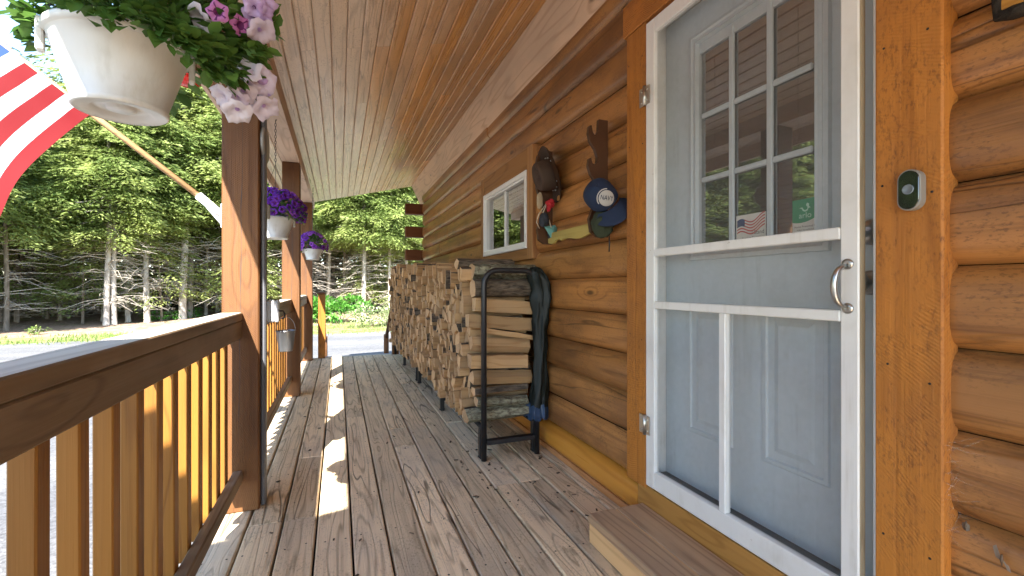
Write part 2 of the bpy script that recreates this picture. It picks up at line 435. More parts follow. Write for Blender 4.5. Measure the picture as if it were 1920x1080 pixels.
# ground
t = NT('forest_floor'); p = t.obj()
n = t.noise(p, 1.3, 6., .65); n2 = t.noise(p, 9., 4., .7)
c = t.mix(t.rng(n2, .35, .65), (.42, .30, .22), (.20, .125, .085)); c = t.mix(t.math('MULTIPLY', t.rng(n, .52, .62), .5), c, (.14, .19, .05))
M['litter'] = t.surf(t.pbsdf(c, .9, t.bump(n2, .6, .05), spec=.1))
t = NT('gravel_drive'); p = t.obj()
d, kc = t.voro(p, 45.); n = t.noise(t.vmul(p, (.35, 1.3, 1.)), .6, 5., .65); n2 = t.noise(p, 160., 2., .6)
c = t.mix(t.rng(n, .3, .7), (.12, .12, .125), (.185, .182, .178)); c = t.scalec(c, t.math('MULTIPLY_ADD', t.sep(kc)[0], .45, .75))
M['gravel'] = t.surf(t.pbsdf(c, .9, t.bump(t.math('ADD', d, n2), .5, .01), spec=.15))
t = NT('lawn'); p = t.obj()
n = t.noise(p, 2.2, 5., .65); n2 = t.noise(p, 25., 3., .7)
c = t.mix(t.rng(n, .35, .62), (.13, .20, .045), (.30, .27, .13)); c = t.scalec(c, t.math('MULTIPLY_ADD', n2, .9, .55))
M['lawn'] = t.surf(t.pbsdf(c, .9, t.bump(n2, .8, .04), spec=.1))
SUN_E, EXPO = 4.8, 2.45
# ---------------------------------------------------------------- ground, drive, lawn
GZ = -.45
def sheet(name, pts, z, mat):
    o = MB().add([(x, y, z) for x, y in pts], [list(range(len(pts)))]).build(name, mat)
    return tag(o, kind='structure')
gm = MB(); N = 60
gv = []
for i in range(N + 1):
    for j in range(N + 1):
        sx = (i / N * 2 - 1); sy = (j / N * 2 - 1)
        gx, gy = 260 * sx * abs(sx) , 260 * sy * abs(sy) + 8
        d = max(0., gy - 21.5) + max(0, -gx - 24)
        gv.append((gx, gy, GZ + min(d * .012, 1.2) * (d > 0) + (.07 * sin(gx * 1.3 + gy) + .05 * sin(gy * 2.1 - gx * .7)) * min(1, max(0, (gy - 21) / 3)) * (gy < 80)))
gm.add(gv, [[i * (N + 1) + j, (i + 1) * (N + 1) + j, (i + 1) * (N + 1) + j + 1, i * (N + 1) + j + 1] for i in range(N) for j in range(N)], smooth=True)
gm.build('ground', M['litter']); bpy.data.objects['ground']['kind'] = 'structure'
def wavy(y, amp, x0, x1, n=60, seed=0):
    q = random.Random(seed)
    return [(x0 + (x1 - x0) * i / n, y + amp * (q.random() - .5) + amp * sin(i * .9 + seed)) for i in range(n + 1)]
far_edge = wavy(15.7, .18, -60, 60, 90, 3)
sheet('driveway', [(-60, -30), (60, -30)] + far_edge[::-1], GZ + .008, M['gravel'])
sheet('lawn', far_edge + [(x, y + (-3.1 if x < -6 else (.9 if x > 0 else -3.1 + 4. * (x + 6) / 6))) for x, y in wavy(21., .35, 60, -60, 110, 5)], GZ + .004, M['lawn'])

# ---------------------------------------------------------------- porch deck
gaps = [-.5265 + .1445 * i for i in range(13)]
dk = MB()
R = random.Random(11)
joints = {}
for i in range(len(gaps)):
    x0 = gaps[i] + .0046; x1 = x0 + .1353
    cut = [-2.6] + sorted(R.sample([-.9, .3, 1.5, 2.3, 3.1, 3.5, 4.3, 5.1, 5.9], 2)) + [7.38]
    if i == 4: cut = [-2.6, .2, 3.93, 7.38]
    if i == 5: cut = [-2.6, 1.1, 4.62, 7.38]
    for a, b in zip(cut[:-1], cut[1:]):
        dz = R.uniform(-.0015, .0015)
        dk.box(x0 + R.uniform(-.0012, .0012), x1 + R.uniform(-.0012, .0012), a + .0015, b - .0015, -.038, dz, 0, .005)
    y = -2.4
    while y < 7.3:
        for q in (.028, .11):
            nx, ny = x0 + q + R.uniform(-.008, .008), y + R.uniform(-.012, .012)
            dk.add([(nx + .0042 * cos(w * pi / 4), ny + .0042 * sin(w * pi / 4), .0024) for w in range(8)], [list(range(8))], 2)
        y += .405
dk.box(-.56, 1.36, -2.6, 7.30, -.30, -.05, 1, 0)
o = dk.build('porch_deck', [M['deck'], M['deck_dark'], M['nail']]); tag(o, kind='structure')
e = MB(); e.box(-.27, 1.30, 7.385, 7.52, -.045, -.006, 0, .004); e.box(-.56, 1.34, 7.34, 7.378, -.42, -.04, 0, .004)
o = e.build('deck_end_board', wood('deck_end_wood', (.34, .32, .31), (.17, .15, .14), 'X', 7., 9., .5, .6)); tag(o, kind='structure')

# ---------------------------------------------------------------- the cabin
cab = empty('log_cabin', (1.36, 2.5, 0), 'log cabin of rounded brown half logs with white screen door and small slider window', 'cabin')
DY0, DY1, WY0, WY1 = .62, 1.76, 2.93, 4.01
def log_prof(z0, z1, xf=1.266, xg=1.304, n=12):
    out = []
    for k in range(n + 1):
        q = -1 + 2 * k / n
        # drip lip below, softly rounded above
        bul = (1 - abs(q) ** 3.6) ** .6
        out.append((xg - (xg - xf) * bul, z0 + (z1 - z0) * (k / n)))
    return out
lw = MB(); R = random.Random(5)
courses = [(.182 + .186 * i, .182 + .186 * (i + 1)) for i in range(13)]
for z0, z1 in courses:
    segs = [(-2.6, 7.42)]
    def cutseg(a, b):
        out = []
        for p, q in segs:
            if p < a: out.append((p, min(q, a)))
            if q > b: out.append((max(p, b), q))
        return out
    if z1 < 2.25: segs = cutseg(DY0, DY1)
    if z0 > 1.2 and z0 < 1.9: segs = cutseg(WY0, WY1)
    for a, b in segs:
        js = [a]
        if b - a > 2.2: js.append(a + (b - a) * R.uniform(.3, .7))
        js.append(b)
        for p, q in zip(js[:-1], js[1:]):
            ox = R.uniform(-.004, .004)
            pr = [(x + ox, z) for x, z in log_prof(z0 + .0008, z1 - .0008)]
            nn = len(pr); steps = max(1, int((q - p) / .5))
            vs, fs = [], []
            for s in range(steps + 1):
                y = p + .0008 + (q - p - .0016) * s / steps
                wv = R.uniform(-.0012, .0012)
                vs += [(x + wv, y, z) for x, z in pr]
            for s in range(steps):
                for k in range(nn - 1):
                    fs.append([s * nn + k, s * nn + k + 1, (s + 1) * nn + k + 1, (s + 1) * nn + k])
            lw.add(vs, fs, 0, True)
            for s in (0, steps):
                b0 = len(lw.v); pts = [(x, vs[s * nn][1], z) for x, z in pr] + [(1.33, vs[s * nn][1], z1), (1.33, vs[s * nn][1], z0)]
                lw.add(pts, [list(range(len(pts)))], 0)
lw.build('log_wall', M['log'], cab)
# backing sheets round the openings, behind the logs
bk = MB(); dg = MB()
for y0, y1, z0, z1 in ((-2.6, .72, 0, 2.62), (1.66, 2.96, 0, 2.62), (3.985, 7.42, 0, 2.62), (.72, 1.66, 2.23, 2.62), (.72, 1.66, 0, .2), (2.96, 3.985, 0, 1.34), (2.96, 3.985, 1.89, 2.62)):
    bk.box(1.345, 1.40, y0, y1, z0, z1, 0, 0); dg.box(1.319, 1.344, y0, y1, z0, z1, 0, 0)
bk.box(4.5, 4.6, -2.6, 7.42, 0, 2.62, 0, 0); bk.box(1.40, 4.5, -2.6, -2.5, 0, 2.62, 0, 0); bk.box(1.40, 4.5, 7.32, 7.42, 0, 2.62, 0, 0)
bk.box(1.40, 4.5, -2.5, 7.32, -.1, .2, 0, 0); bk.box(1.40, 4.5, -2.5, 7.32, 2.5, 2.6, 0, 0)
dg.build('log_backing', plain('dark_caulk', (.03, .015, .008), .9), cab); bk.build('inner_wall', M['interior'], cab)
# amber bottom log and base trim
bl = MB()
for a, b in ((-2.6, .62), (1.70, 7.42)):
    pr = log_prof(.028, .180, 1.245, 1.315)
    vs = [(x, y, z) for y in (a, b) for x, z in pr]; nn = len(pr)
    bl.add(vs, [[k, k + 1, nn + k + 1, nn + k] for k in range(nn - 1)], 0, True)
    for y in (a, b): bl.add([(x, y, z) for x, z in pr] + [(1.33, y, .18), (1.33, y, .028)], [list(range(nn + 2))])
bl.build('bottom_log', M['baselog'], cab)
bl = MB(); bl.box(1.265, 1.31, -2.6, .6, .002, .036, 0, .004); bl.box(1.262, 1.31, 1.72, 7.4, .002, .036, 0, .004)
bl.build('base_trim', wood('base_trim_wood', (.55, .26, .10), (.36, .14, .05), 'Y', 6., 7., .5, .4), cab)
# log tails at the far corner
for i, (z0, z1) in enumerate(((.74, .926), (1.112, 1.298), (1.484, 1.67), (1.856, 2.042), (2.228, 2.414))):
    tb = MB(); tb.box(1.0, 1.318, 7.43, 7.56, z0 + .004, z1 - .012, 0, .006); tb.build('log_end', M['logdark'], cab)
# roof edge board, roof
P = [(1.148, 2.758), (1.30, 2.444), (1.335, 2.462), (1.183, 2.776)]
fb = MB(); fb.prism(P, 'Y', -2.6, 7.8); fb.build('fascia_board', M['fascia'], cab)
fb = MB(); fb.prism([(1.296, 2.446), (1.306, 2.426), (1.325, 2.43), (1.325, 2.456)], 'Y', -2.6, 7.45)
fb.build('fascia_moulding', wood('moulding_wood', (.62, .40, .20), (.42, .22, .09), 'Y', 6., 6., .4, .2), cab)
rf = MB(); rf.prism([(.95, 2.86), (3.4, 4.9), (5.9, 2.7), (5.9, 2.6), (3.4, 4.78), (1.19, 2.79)], 'Y', -3.1, 8.0); rf.build('roof', M['roofing'], cab)
for y in (-2.55, 7.37):
    ga = MB(); ga.prism([(1.32, 2.45), (4.6, 2.45), (4.6, 3.55), (3.4, 4.75), (1.40, 2.9)], 'Y', y - .04, y + .04); ga.build('gable_wall', M['log'], cab)

# door casing boards
for y0, y1 in ((.598, .7345), (1.636, 1.775)):
    nq = MB().box(1.24, 1.30, y0, y1, .04 if y0 < 1 else .19, 2.212, 0, .004)
    for y_ in (y0 + .024, y1 - .023):
        for z_ in (.45, .86, 1.27, 1.68, 2.1): nq.lathe([(.003, 0), (.0025, .001), (0, .0012)], 8, 1, frame((1.2398, y_ + R.uniform(-.006, .006), z_ + R.uniform(-.04, .04)), (0, 1, 0), (-1, 0, 0)))
    nq.build('door_casing', [M['trim'], M['nail']], cab)
MB().box(1.236, 1.30, .57, 1.80, 2.214, 2.36, 0, .004).build('door_head_board', wood('rough_head_board', (.45, .17, .035), (.26, .085, .02), 'Y', 5., 7., .45, .75, (.06, .022, .010), .6, .8, .12, saw=.5), cab)
MB().box(1.246, 1.30, .735, 1.70, .004, .2, 0, .003).build('sill_board', M['riser'], cab)
# white jamb between the casing boards
jb = MB(); jb.box(1.262, 1.36, .7352, .752, .255, 2.2, 0, .002); jb.box(1.262, 1.36, 1.622, 1.635, .255, 2.2, 0, .002); jb.box(1.262, 1.36, .752, 1.622, 2.196, 2.212, 0, .002)
jb.build('door_jamb', M['white'], cab)
th = MB(); th.box(1.262, 1.42, .753, 1.621, .2, .236, 0, .004); th.box(1.285, 1.325, .753, 1.621, .236, .252, 0, .004); th.build('door_threshold', M['sillmetal'], cab)

# entry door: slab with a nine light window and two raised panels
ed = MB(); XE = 1.335
GY0, GY1, GZ0, GZ1 = .949, 1.42, 1.23, 1.983
for y0, y1, z0, z1 in ((.756, GY0, .258, 2.19), (GY1, 1.618, .258, 2.19), (GY0, GY1, .258, GZ0), (GY0, GY1, GZ1, 2.19)):
    ed.box(XE, XE + .044, y0, y1, z0, z1, 0, .0003)
def ring(mb, x, y0, y1, z0, z1, prof, mat=0):
    """moulded picture frame: prof = list of (inset, height above x toward the porch)"""
    vs = []
    for ins, hgt in prof:
        vs += [(x - hgt, y0 + ins, z0 + ins), (x - hgt, y1 - ins, z0 + ins), (x - hgt, y1 - ins, z1 - ins), (x - hgt, y0 + ins, z1 - ins)]
    fs = []
    for i in range(len(prof) - 1):
        for k in range(4):
            l = (k + 1) % 4; fs.append([i * 4 + k, (i + 1) * 4 + k, (i + 1) * 4 + l, i * 4 + l])
    return mb.add(vs, fs, mat)
for y0, y1 in ((.907, 1.133), (1.256, 1.482)):
    ring(ed, XE, y0, y1, .478, 1.0, [(0, .0004), (.004, .006), (.016, .007), (.022, -.001), (.045, .0008), (.062, .0065), (.07, .007)])
    ed.add([(XE - .007, y0 + .07, .548), (XE - .007, y1 - .07, .548), (XE - .007, y1 - .07, .93), (XE - .007, y0 + .07, .93)], [[0, 3, 2, 1]])
edo = ed.build('entry_door', M['greydoor'], cab); tag(edo, 'pale grey panelled entry door with nine light window')
wf = MB(); ring(wf, XE, GY0 - .046, GY1 + .046, GZ0 - .062, GZ1 + .086, [(0, .0005), (.003, .012), (.016, .016), (.022, .011), (.034, .012), (.04, .017), (.046, .004), (.047, -.02)])
for k in (1, 2):
    y = GY0 + (GY1 - GY0) * k / 3; wf.box(XE - .006, XE + .008, y - .011, y + .011, GZ0 - .01, GZ1 + .03, 0, .004)
    z = GZ0 + (GZ1 - GZ0) * k / 3
    for q in range(3):
        a = GY0 + (GY1 - GY0) * q / 3; b = GY0 + (GY1 - GY0) * (q + 1) / 3
        wf.box(XE - .005, XE + .007, a + .0112, b - .0112, z - .010, z + .010, 0, .004)
wf.build('window_grille', M['greydoor'], edo)
pn = MB(); pn.add([(XE + .009, GY0 - .02, GZ0 - .03), (XE + .009, GY1 + .02, GZ0 - .03), (XE + .009, GY1 + .02, GZ1 + .04), (XE + .009, GY0 - .02, GZ1 + .04)], [[0, 3, 2, 1]])
pn.build('window_pane', M['glass'], edo)
bd = MB(); z = GZ0 - .01
while z < GZ1 - .03:
    bd.box(-.0082, .0082, GY0 - .005, GY1 + .005, -.0005, .0005, 0, 0, Matrix.Translation((XE + .026, 0, z)) @ Matrix.Rotation(radians(38), 4, 'Y')); z += .0152
for y in (1.02, 1.36): bd.tube([(XE + .017, y, GZ0), (XE + .017, y, GZ1)], .001, 5)
bd.box(XE + .015, XE + .04, GY0 - .01, GY1 + .01, GZ1 - .03, GZ1 + .03, 0, .002)
bd.build('window_blind', M['blind'], edo)
kb = MB()
kM = frame((XE, .80, 1.075), (0, 1, 0), (-1, 0, 0))
kb.lathe([(.033, 0), (.033, .006), (.026, .009), (.012, .012), (.011, .03), (.018, .036), (.027, .046), (.028, .056), (.022, .066), (.008, .07), (0, .07)], 24, 0, kM)
kb.build('door_knob', M['nickel'], edo)
kb = MB(); kb.lathe([(.034, 0), (.034, .01), (.028, .022), (.012, .024), (0, .024)], 24, 0, frame((XE, .795, 1.21), (0, 1, 0), (-1, 0, 0))); kb.build('deadbolt', M['nickel'], edo)
# stickers inside the glass. local: x to the viewer's right (-Y), y up
def sticker_base(y_left, z0): return Matrix(((0, 0, -1, XE + .0075), (-1, 0, 0, y_left), (0, 1, 0, z0), (0, 0, 0, 1)))
s1 = MB(); SM = sticker_base(1.249, 1.2)
s1.box(0, .122, 0, .118, 0, .0006, 0, 0, SM)
def wave(x): return .010 * sin(x * 62 + .5) + x * .16
nst = 9
for k in range(nst):
    if k % 2: continue
    xs = [(.036 if k < 5 else .004) + i * ((.118 - (.036 if k < 5 else .004)) / 14) for i in range(15)]
    top = [(x, .104 - k * .0052 + wave(x) - .012, .0009) for x in xs]; bot = [(x, .104 - (k + 1) * .0052 + wave(x) - .012, .0009) for x in xs]
    s1.add(top + bot, [[i, 15 + i, 16 + i, i + 1] for i in range(14)], 1, False, SM)
xs = [.004 + i * .0055 for i in range(7)]
top = [(x, .092 + wave(x), .0009) for x in xs]; bot = [(x, .092 - .026 + wave(x), .0009) for x in xs]
s1.add(top + bot, [[i, 7 + i, 8 + i, i + 1] for i in range(6)], 2, False, SM)
for body, tx, ty, sz in (('I Stand', .116, .052, .020), ('Against Socialism', .117, .034, .0145)):
    vs, fs = text_geo(body, sz, 'RIGHT'); s1.add([(v.x * .92 + tx, v.y + ty, .0010) for v in vs], fs, 3, False, SM)
s1.build('window_sticker', [M['stickw'], M['stickr'], M['stickb'], M['ink']], edo)['label'] = 'white sticker with a waving flag and black lettering'
s2 = MB(); SM = sticker_base(1.031, 1.21)
s2.box(0, .083, 0, .125, 0, .0006, 0, 0, SM)
cur = [(x, .052 + 5 * (x - .025) ** 2, .0009) for x in [i * .083 / 10 for i in range(11)]]
s2.add(cur + [(.083, .125, .0009), (0, .125, .0009)], [list(range(13))], 1, False, SM)
bird = [(.022, .098), (.03, .096), (.035, .088), (.042, .085), (.050, .088), (.053, .095), (.060, .096), (.054, .101), (.055, .108), (.049, .112), (.045, .107), (.047, .101), (.050, .099), (.049, .093), (.043, .090), (.038, .092), (.033, .100)]
s2.add([(x, y, .0012) for x, y in bird], [list(range(len(bird)))], 2, False, SM)
vs, fs = text_geo('arlo', .026); s2.add([(v.x + .042, v.y + .074, .0012) for v in vs], fs, 2, False, SM)
for body, ty, sz in (('Home Protected by', .040, .009), ('Video Surveillance', .030, .0075)):
    vs, fs = text_geo(body, sz); s2.add([(v.x + .042, v.y + ty, .0010) for v in vs], fs, 3, False, SM)
s2.build('window_sticker', [M['stickw'], M['stickg'], M['stickgl'], M['ink']], edo)['label'] = 'green and white security sticker with a pale bird mark'

# screen door
SY0, SY1, SZ0, SZ1, SX = .769, 1.629, .211, 2.195, 1.236
sd = MB(); TK = .026
sd.box(SX, SX + TK, SY0, SY0 + .046, SZ0, SZ1, 0, .003); sd.box(SX, SX + TK, SY1 - .056, SY1, SZ0, SZ1, 0, .003)
a, b = SY0 + .0462, SY1 - .0562
sd.box(SX + .0004, SX + TK, a, b, SZ0, SZ0 + .074, 0, .003); sd.box(SX + .0004, SX + TK, a, b, SZ1 - .06, SZ1, 0, .003)
sd.box(SX - .001, SX + TK, a, b, 1.190, 1.222, 0, .003); sd.box(SX - .001, SX + TK, a, b, .972, 1.002, 0, .003)
sd.box(SX - .001, SX + TK, 1.197, 1.226, SZ0 + .0742, .9718, 0, .003)
sdo = sd.build('screen_door', M['white'], cab); tag(sdo, 'white painted wooden screen door with dark mesh panels')
wedge = MB(); wedge.box(SX + .004, SX + TK - .003, SY0 - .0016, SY0 + .0002, SZ0 + .01, SZ1 - .01, 0, 0); wedge.build('door_edge', M['rawedge'], sdo)
sm = MB()
for y0, y1, z0, z1 in ((a, b, 1.222, SZ1 - .06), (a, b, 1.002, 1.19), (a, 1.197, SZ0 + .074, .972), (1.226, b, SZ0 + .074, .972)):
    sm.add([(SX + .016, y0, z0), (SX + .016, y1, z0), (SX + .016, y1, z1), (SX + .016, y0, z1)], [[0, 3, 2, 1]])
sm.build('screen_panel', M['mesh'], sdo)
for z in (1.885, .47):
    h = MB(); h.box(SX - .006, SX - .001, 1.631, 1.668, z - .04, z + .04, 0, .002); h.box(SX - .006, SX - .001, 1.598, 1.627, z - .04, z + .04, 0, .002)
    h.tube([(SX - .008, 1.629, z - .042), (SX - .008, 1.629, z + .042)], .0065, 10)
    for q in (-.024, .024):
        for yy in (1.65, 1.612): h.lathe([(.005, 0), (.004, .0025), (0, .003)], 10, 0, frame((SX - .006, yy, z + q), (0, 1, 0), (-1, 0, 0)))
    h.build('hinge', M['steel'], sdo)
h = MB(); HY = .795
pts = []
for i in range(17):
    w = pi * i / 16; pts.append((SX - .006 - .036 * sin(w) ** .7, HY + .008 * sin(w), 1.0655 - .052 * cos(w)))
h.tube(pts, [.0045 + .0035 * sin(pi * i / 16) for i in range(17)], 10)
for z in (1.008, 1.123): h.lathe([(.014, 0), (.014, .003), (.009, .006), (.003, .005), (0, .004)], 20, 0, frame((SX - .0005, HY, z), (0, 1, 0), (-1, 0, 0)))
h.build('pull_handle', M['nickel'], sdo)

# slider window
whw = wood('window_head_wood', (.30, .145, .05), (.15, .062, .022), 'Y', 5., 7., .5, .5, rough=.5)
for a_, b_ in ((2.865, 2.963), (3.982, 4.075)): MB().box(1.238, 1.33, a_, b_, 1.255, 2.045, 0, .004).build('window_casing', M['casing'], cab)
for a_, b_ in ((1.255, 1.334), (1.890, 2.045)): MB().box(1.240, 1.33, 2.9632, 3.9818, a_, b_, 0, .004).build('window_casing', whw, cab)
wn = MB(); wy0, wy1, wz0, wz1 = 2.965, 3.98, 1.336, 1.888
ring(wn, 1.262, wy0, wy1, wz0, wz1, [(0, -.02), (0, .03), (.012, .034), (.036, .03), (.038, .018), (.05, .016), (.052, -.03)])
wn.box(1.262, 1.285, 3.465, 3.50, wz0 + .05, wz1 - .05, 0, .003)
wno = wn.build('slider_window', M['vinyl'], cab); tag(wno, 'white framed two light slider window')
for y0, y1 in ((wy0 + .05, 3.465), (3.50, wy1 - .05)):
    g = MB(); xg = 1.276; g.add([(xg, y0, wz0 + .05), (xg, y1, wz0 + .05), (xg, y1, wz1 - .05), (xg, y0, wz1 - .05)], [[0, 3, 2, 1]]); g.build('window_pane', M['glass'], wno)
g = MB()
for i in range(9): g.tube([(1.37 + .02 * sin(i * 2.1), 3.53 + i * .05, wz0), (1.37 + .02 * sin(i * 2.1), 3.53 + i * .05, wz1)], .026, 8)
g.build('curtain', M['blind'], wno)

# ---------------------------------------------------------------- porch roof
pr = empty('porch_roof', (.3, 2.5, 2.4), 'sloping porch roof with a varnished board ceiling over the deck', 'porch roof')
cz = lambda x: 2.4795 + .243 * x
cm = MB(); R = random.Random(3)
ang = atan(.243); bw = .0875; L0 = -.72 / cos(ang); L1 = 1.16 / cos(ang)
nb = int((L1 - L0) / bw) + 1
for i in range(nb):
    u0 = L0 + i * bw; u1 = min(u0 + bw, L1 + .02)
    js = [-2.7] + sorted(R.sample([-1.2, .6, 1.6, 2.9, 3.8, 4.9, 6.1], 2)) + [7.8]
    for a, b in zip(js[:-1], js[1:]):
        pts = []
        for u, hh in ((u0 + .0008, .009), (u0 + .007, 0), (u1 - .007, 0), (u1 - .0008, .009)):
            pts.append((u * cos(ang) - hh * sin(ang), 2.4795 + u * sin(ang) + hh * cos(ang)))
        vs = [(x, y, z) for y in (a + .0005, b - .0005) for x, z in pts]
        cm.add(vs, [[k, k + 1, 4 + k + 1, 4 + k] for k in range(3)], 0)
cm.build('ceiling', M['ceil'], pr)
tp = MB(); tp.prism([(-.74, cz(-.74) + .012), (1.17, cz(1.17) + .012), (1.17, cz(1.17) + .10), (-.74, cz(-.74) + .10)], 'Y', -2.72, 7.82); tp.build('roof_deck', M['roofing'], pr)
tp = MB(); tp.prism([(-1.75, cz(-1.75) + .02), (-.745, cz(-.745) + .02), (-.745, cz(-.745) + .10), (-1.75, cz(-1.75) + .10)], 'Y', -2.72, -.14); tp.build('shade_slab', M['roofing'], pr)  # unseen slab added behind the viewer to shade the near deck strip
tp = MB(); tp.box(-1.70, -1.6, -.24, -.14, GZ, cz(-1.65) + .02, 0, .005); tp.build('shade_slab_post', M['post'], pr)  # added prop under the shading slab, out of view
bm_ = MB(); bm_.prism([(-.356, 2.264), (-.356, cz(-.356) + .004), (-.508, cz(-.508) + .004), (-.508, 2.264)], 'Y', -2.7, 7.7); bm_.build('beam', M['beam'], pr)
ev = MB(); ev.prism([(-.70, 2.19), (-.70, cz(-.70) + .03), (-.722, cz(-.722) + .09), (-.722, 2.19)], 'Y', -2.75, 7.83); ev.build('eave_board', M['beam'], pr)

# ---------------------------------------------------------------- posts and railings
PX0, PX1 = -.5105, -.3554
def post(y, label):
    o = empty('porch_post', ((PX0 + PX1) / 2, y + .077, 0), label, 'post', 'porch posts', local=True)
    MB().box(-.0775, .0775, -.077, .077, .001, 2.263, 0, .006).build('shaft', M['post'], o)
    k = MB(); kr = random.Random(int(y * 100)); cx = kr.uniform(-.012, .012); pts = []
    for s in range(25):
        cx += kr.uniform(-.003, .003); z = .35 + 1.6 * s / 24; hw = .0016 * sin(pi * s / 24) * kr.uniform(.1, 1); pts.append((cx - hw, cx + hw + .0003, z))
    k.add([(a, -.0776, z) for a, b, z in pts] + [(b, -.0776, z) for a, b, z in pts], [[s, 25 + s, 26 + s, s + 1] for s in range(24)])
    k.build('drying_crack', M['darkgap'], o)
    return o
post(2.454, 'thick timber porch post nearest the entry, with dark conduit and boxes on it')
post(4.85, 'middle porch post behind the second hanging basket')
post(7.10, 'last porch post at the far end of the railing')
post(-.75, 'porch post behind the viewer at the near end of the railing')
def railing(y0, y1, label):
    o = empty('porch_railing', (-.44, (y0 + y1) / 2, 0), label, 'railing', 'porch railings')
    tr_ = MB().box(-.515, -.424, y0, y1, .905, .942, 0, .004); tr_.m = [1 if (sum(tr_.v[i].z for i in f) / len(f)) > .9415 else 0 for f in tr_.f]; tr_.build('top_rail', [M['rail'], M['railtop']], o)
    MB().box(-.464, -.426, y0, y1, .822, .9035, 0, .004).build('rail_board', M['rail'], o)
    MB().box(-.464, -.424, y0, y1, .145, .20, 0, .005).build('bottom_rail', M['rail'], o)
    n = int((y1 - y0) / .134); yy = y1 - .12
    while yy > y0 + .03:
        bq = R.uniform(-.003, .003); bw_ = R.uniform(.0185, .0205); MB().box(-.503 + R.uniform(-.002, .002), -.4645, -bw_, bw_, -.374, .374, 0, .003, Matrix.Translation((0, yy + bq, .529)) @ Matrix.Rotation(R.uniform(-.006, .006), 4, 'X')).build('baluster', M['balu'], o); yy -= .1335
    return o
railing(-.595, 2.4535, 'wooden railing with amber square balusters along the near end of the deck')
railing(2.609, 4.8495, 'middle wooden railing section behind the grey outlet box and tin pail')
railing(5.005, 7.0995, 'short far railing section beyond the middle post')
# stairs at the far end
for xx, lab in ((-.24, 'round topped amber stair post at the left of the far deck end'), (.83, 'brown stair post at the deck end beside the firewood')):
    o = empty('stair_post', (xx, 7.36, 0), lab, 'stair post', 'posts at the head of the stairs')
    q = MB(); q.prism([(xx - .05, 7.31), (xx + .05, 7.31), (xx + .05, 7.41), (xx - .05, 7.41)], 'Z', .001, .945)
    q.build('shaft', M['balu'] if xx < 0 else M['post'], o)
    q = MB(); q.lathe([(.062, .945), (.066, .955), (.060, .972), (.03, .982), (0, .984)], 24, 0, Matrix.Translation((xx, 7.36, 0)) @ Matrix.Rotation(pi / 4, 4, 'Z')); q.build('cap', M['post'], o)
for xx, lab in ((-.23, 'slanted handrail going down beside the left stair post'), (.80, 'slanted handrail going down beside the firewood stair post')):
    o = empty('stair_handrail', (xx, 8.0, GZ), lab, 'handrail', 'stair handrails')
    q = MB(); q.tube([(xx, 7.46, .78), (xx, 8.55, .12)], .03, 10); q.build('rail', M['post'], o)
    q = MB(); q.tube([(xx, 8.5, GZ), (xx, 8.5, .20)], .045, 10); q.build('leg', M['post'], o)
o = empty('deck_steps', (.3, 7.8, GZ), 'wooden steps going down from the far end of the deck', 'steps')
for k in range(2):
    MB().box(-.28, .9, 7.53 + k * .28, 7.79 + k * .28, -.19 - .15 * k, -.152 - .15 * k, 0, .004).build('tread', M['deck'], o)
    MB().box(-.28, .9, 7.54 + k * .28, 7.565 + k * .28, GZ + .01, -.191 - .15 * k, 0, .003).build('riser', M['deck'], o)

# step at the door
o = empty('door_step', (1.1, .8, 0), 'low two board wooden step in front of the screen door', 'step')
MB().box(.97, 1.098, .35, 1.66, .082, .12, 0, .004).build('tread', M['step'], o)
MB().box(1.105, 1.243, .35, 1.66, .082, .119, 0, .004).build('tread', M['step'], o)
MB().box(.972, .998, .352, 1.655, .002, .0815, 0, .003).build('riser', M['stepfront'], o)
MB().box(.9985, 1.243, 1.625, 1.654, .002, .0815, 0, .003).build('end_board', M['step'], o)
MB().box(.9985, 1.243, .352, .39, .002, .0815, 0, .003).build('end_board', M['step'], o)
MB().box(1.0983, 1.1048, .352, 1.652, .084, .1165, 0, 0).build('spacer', M['stepfront'], o)
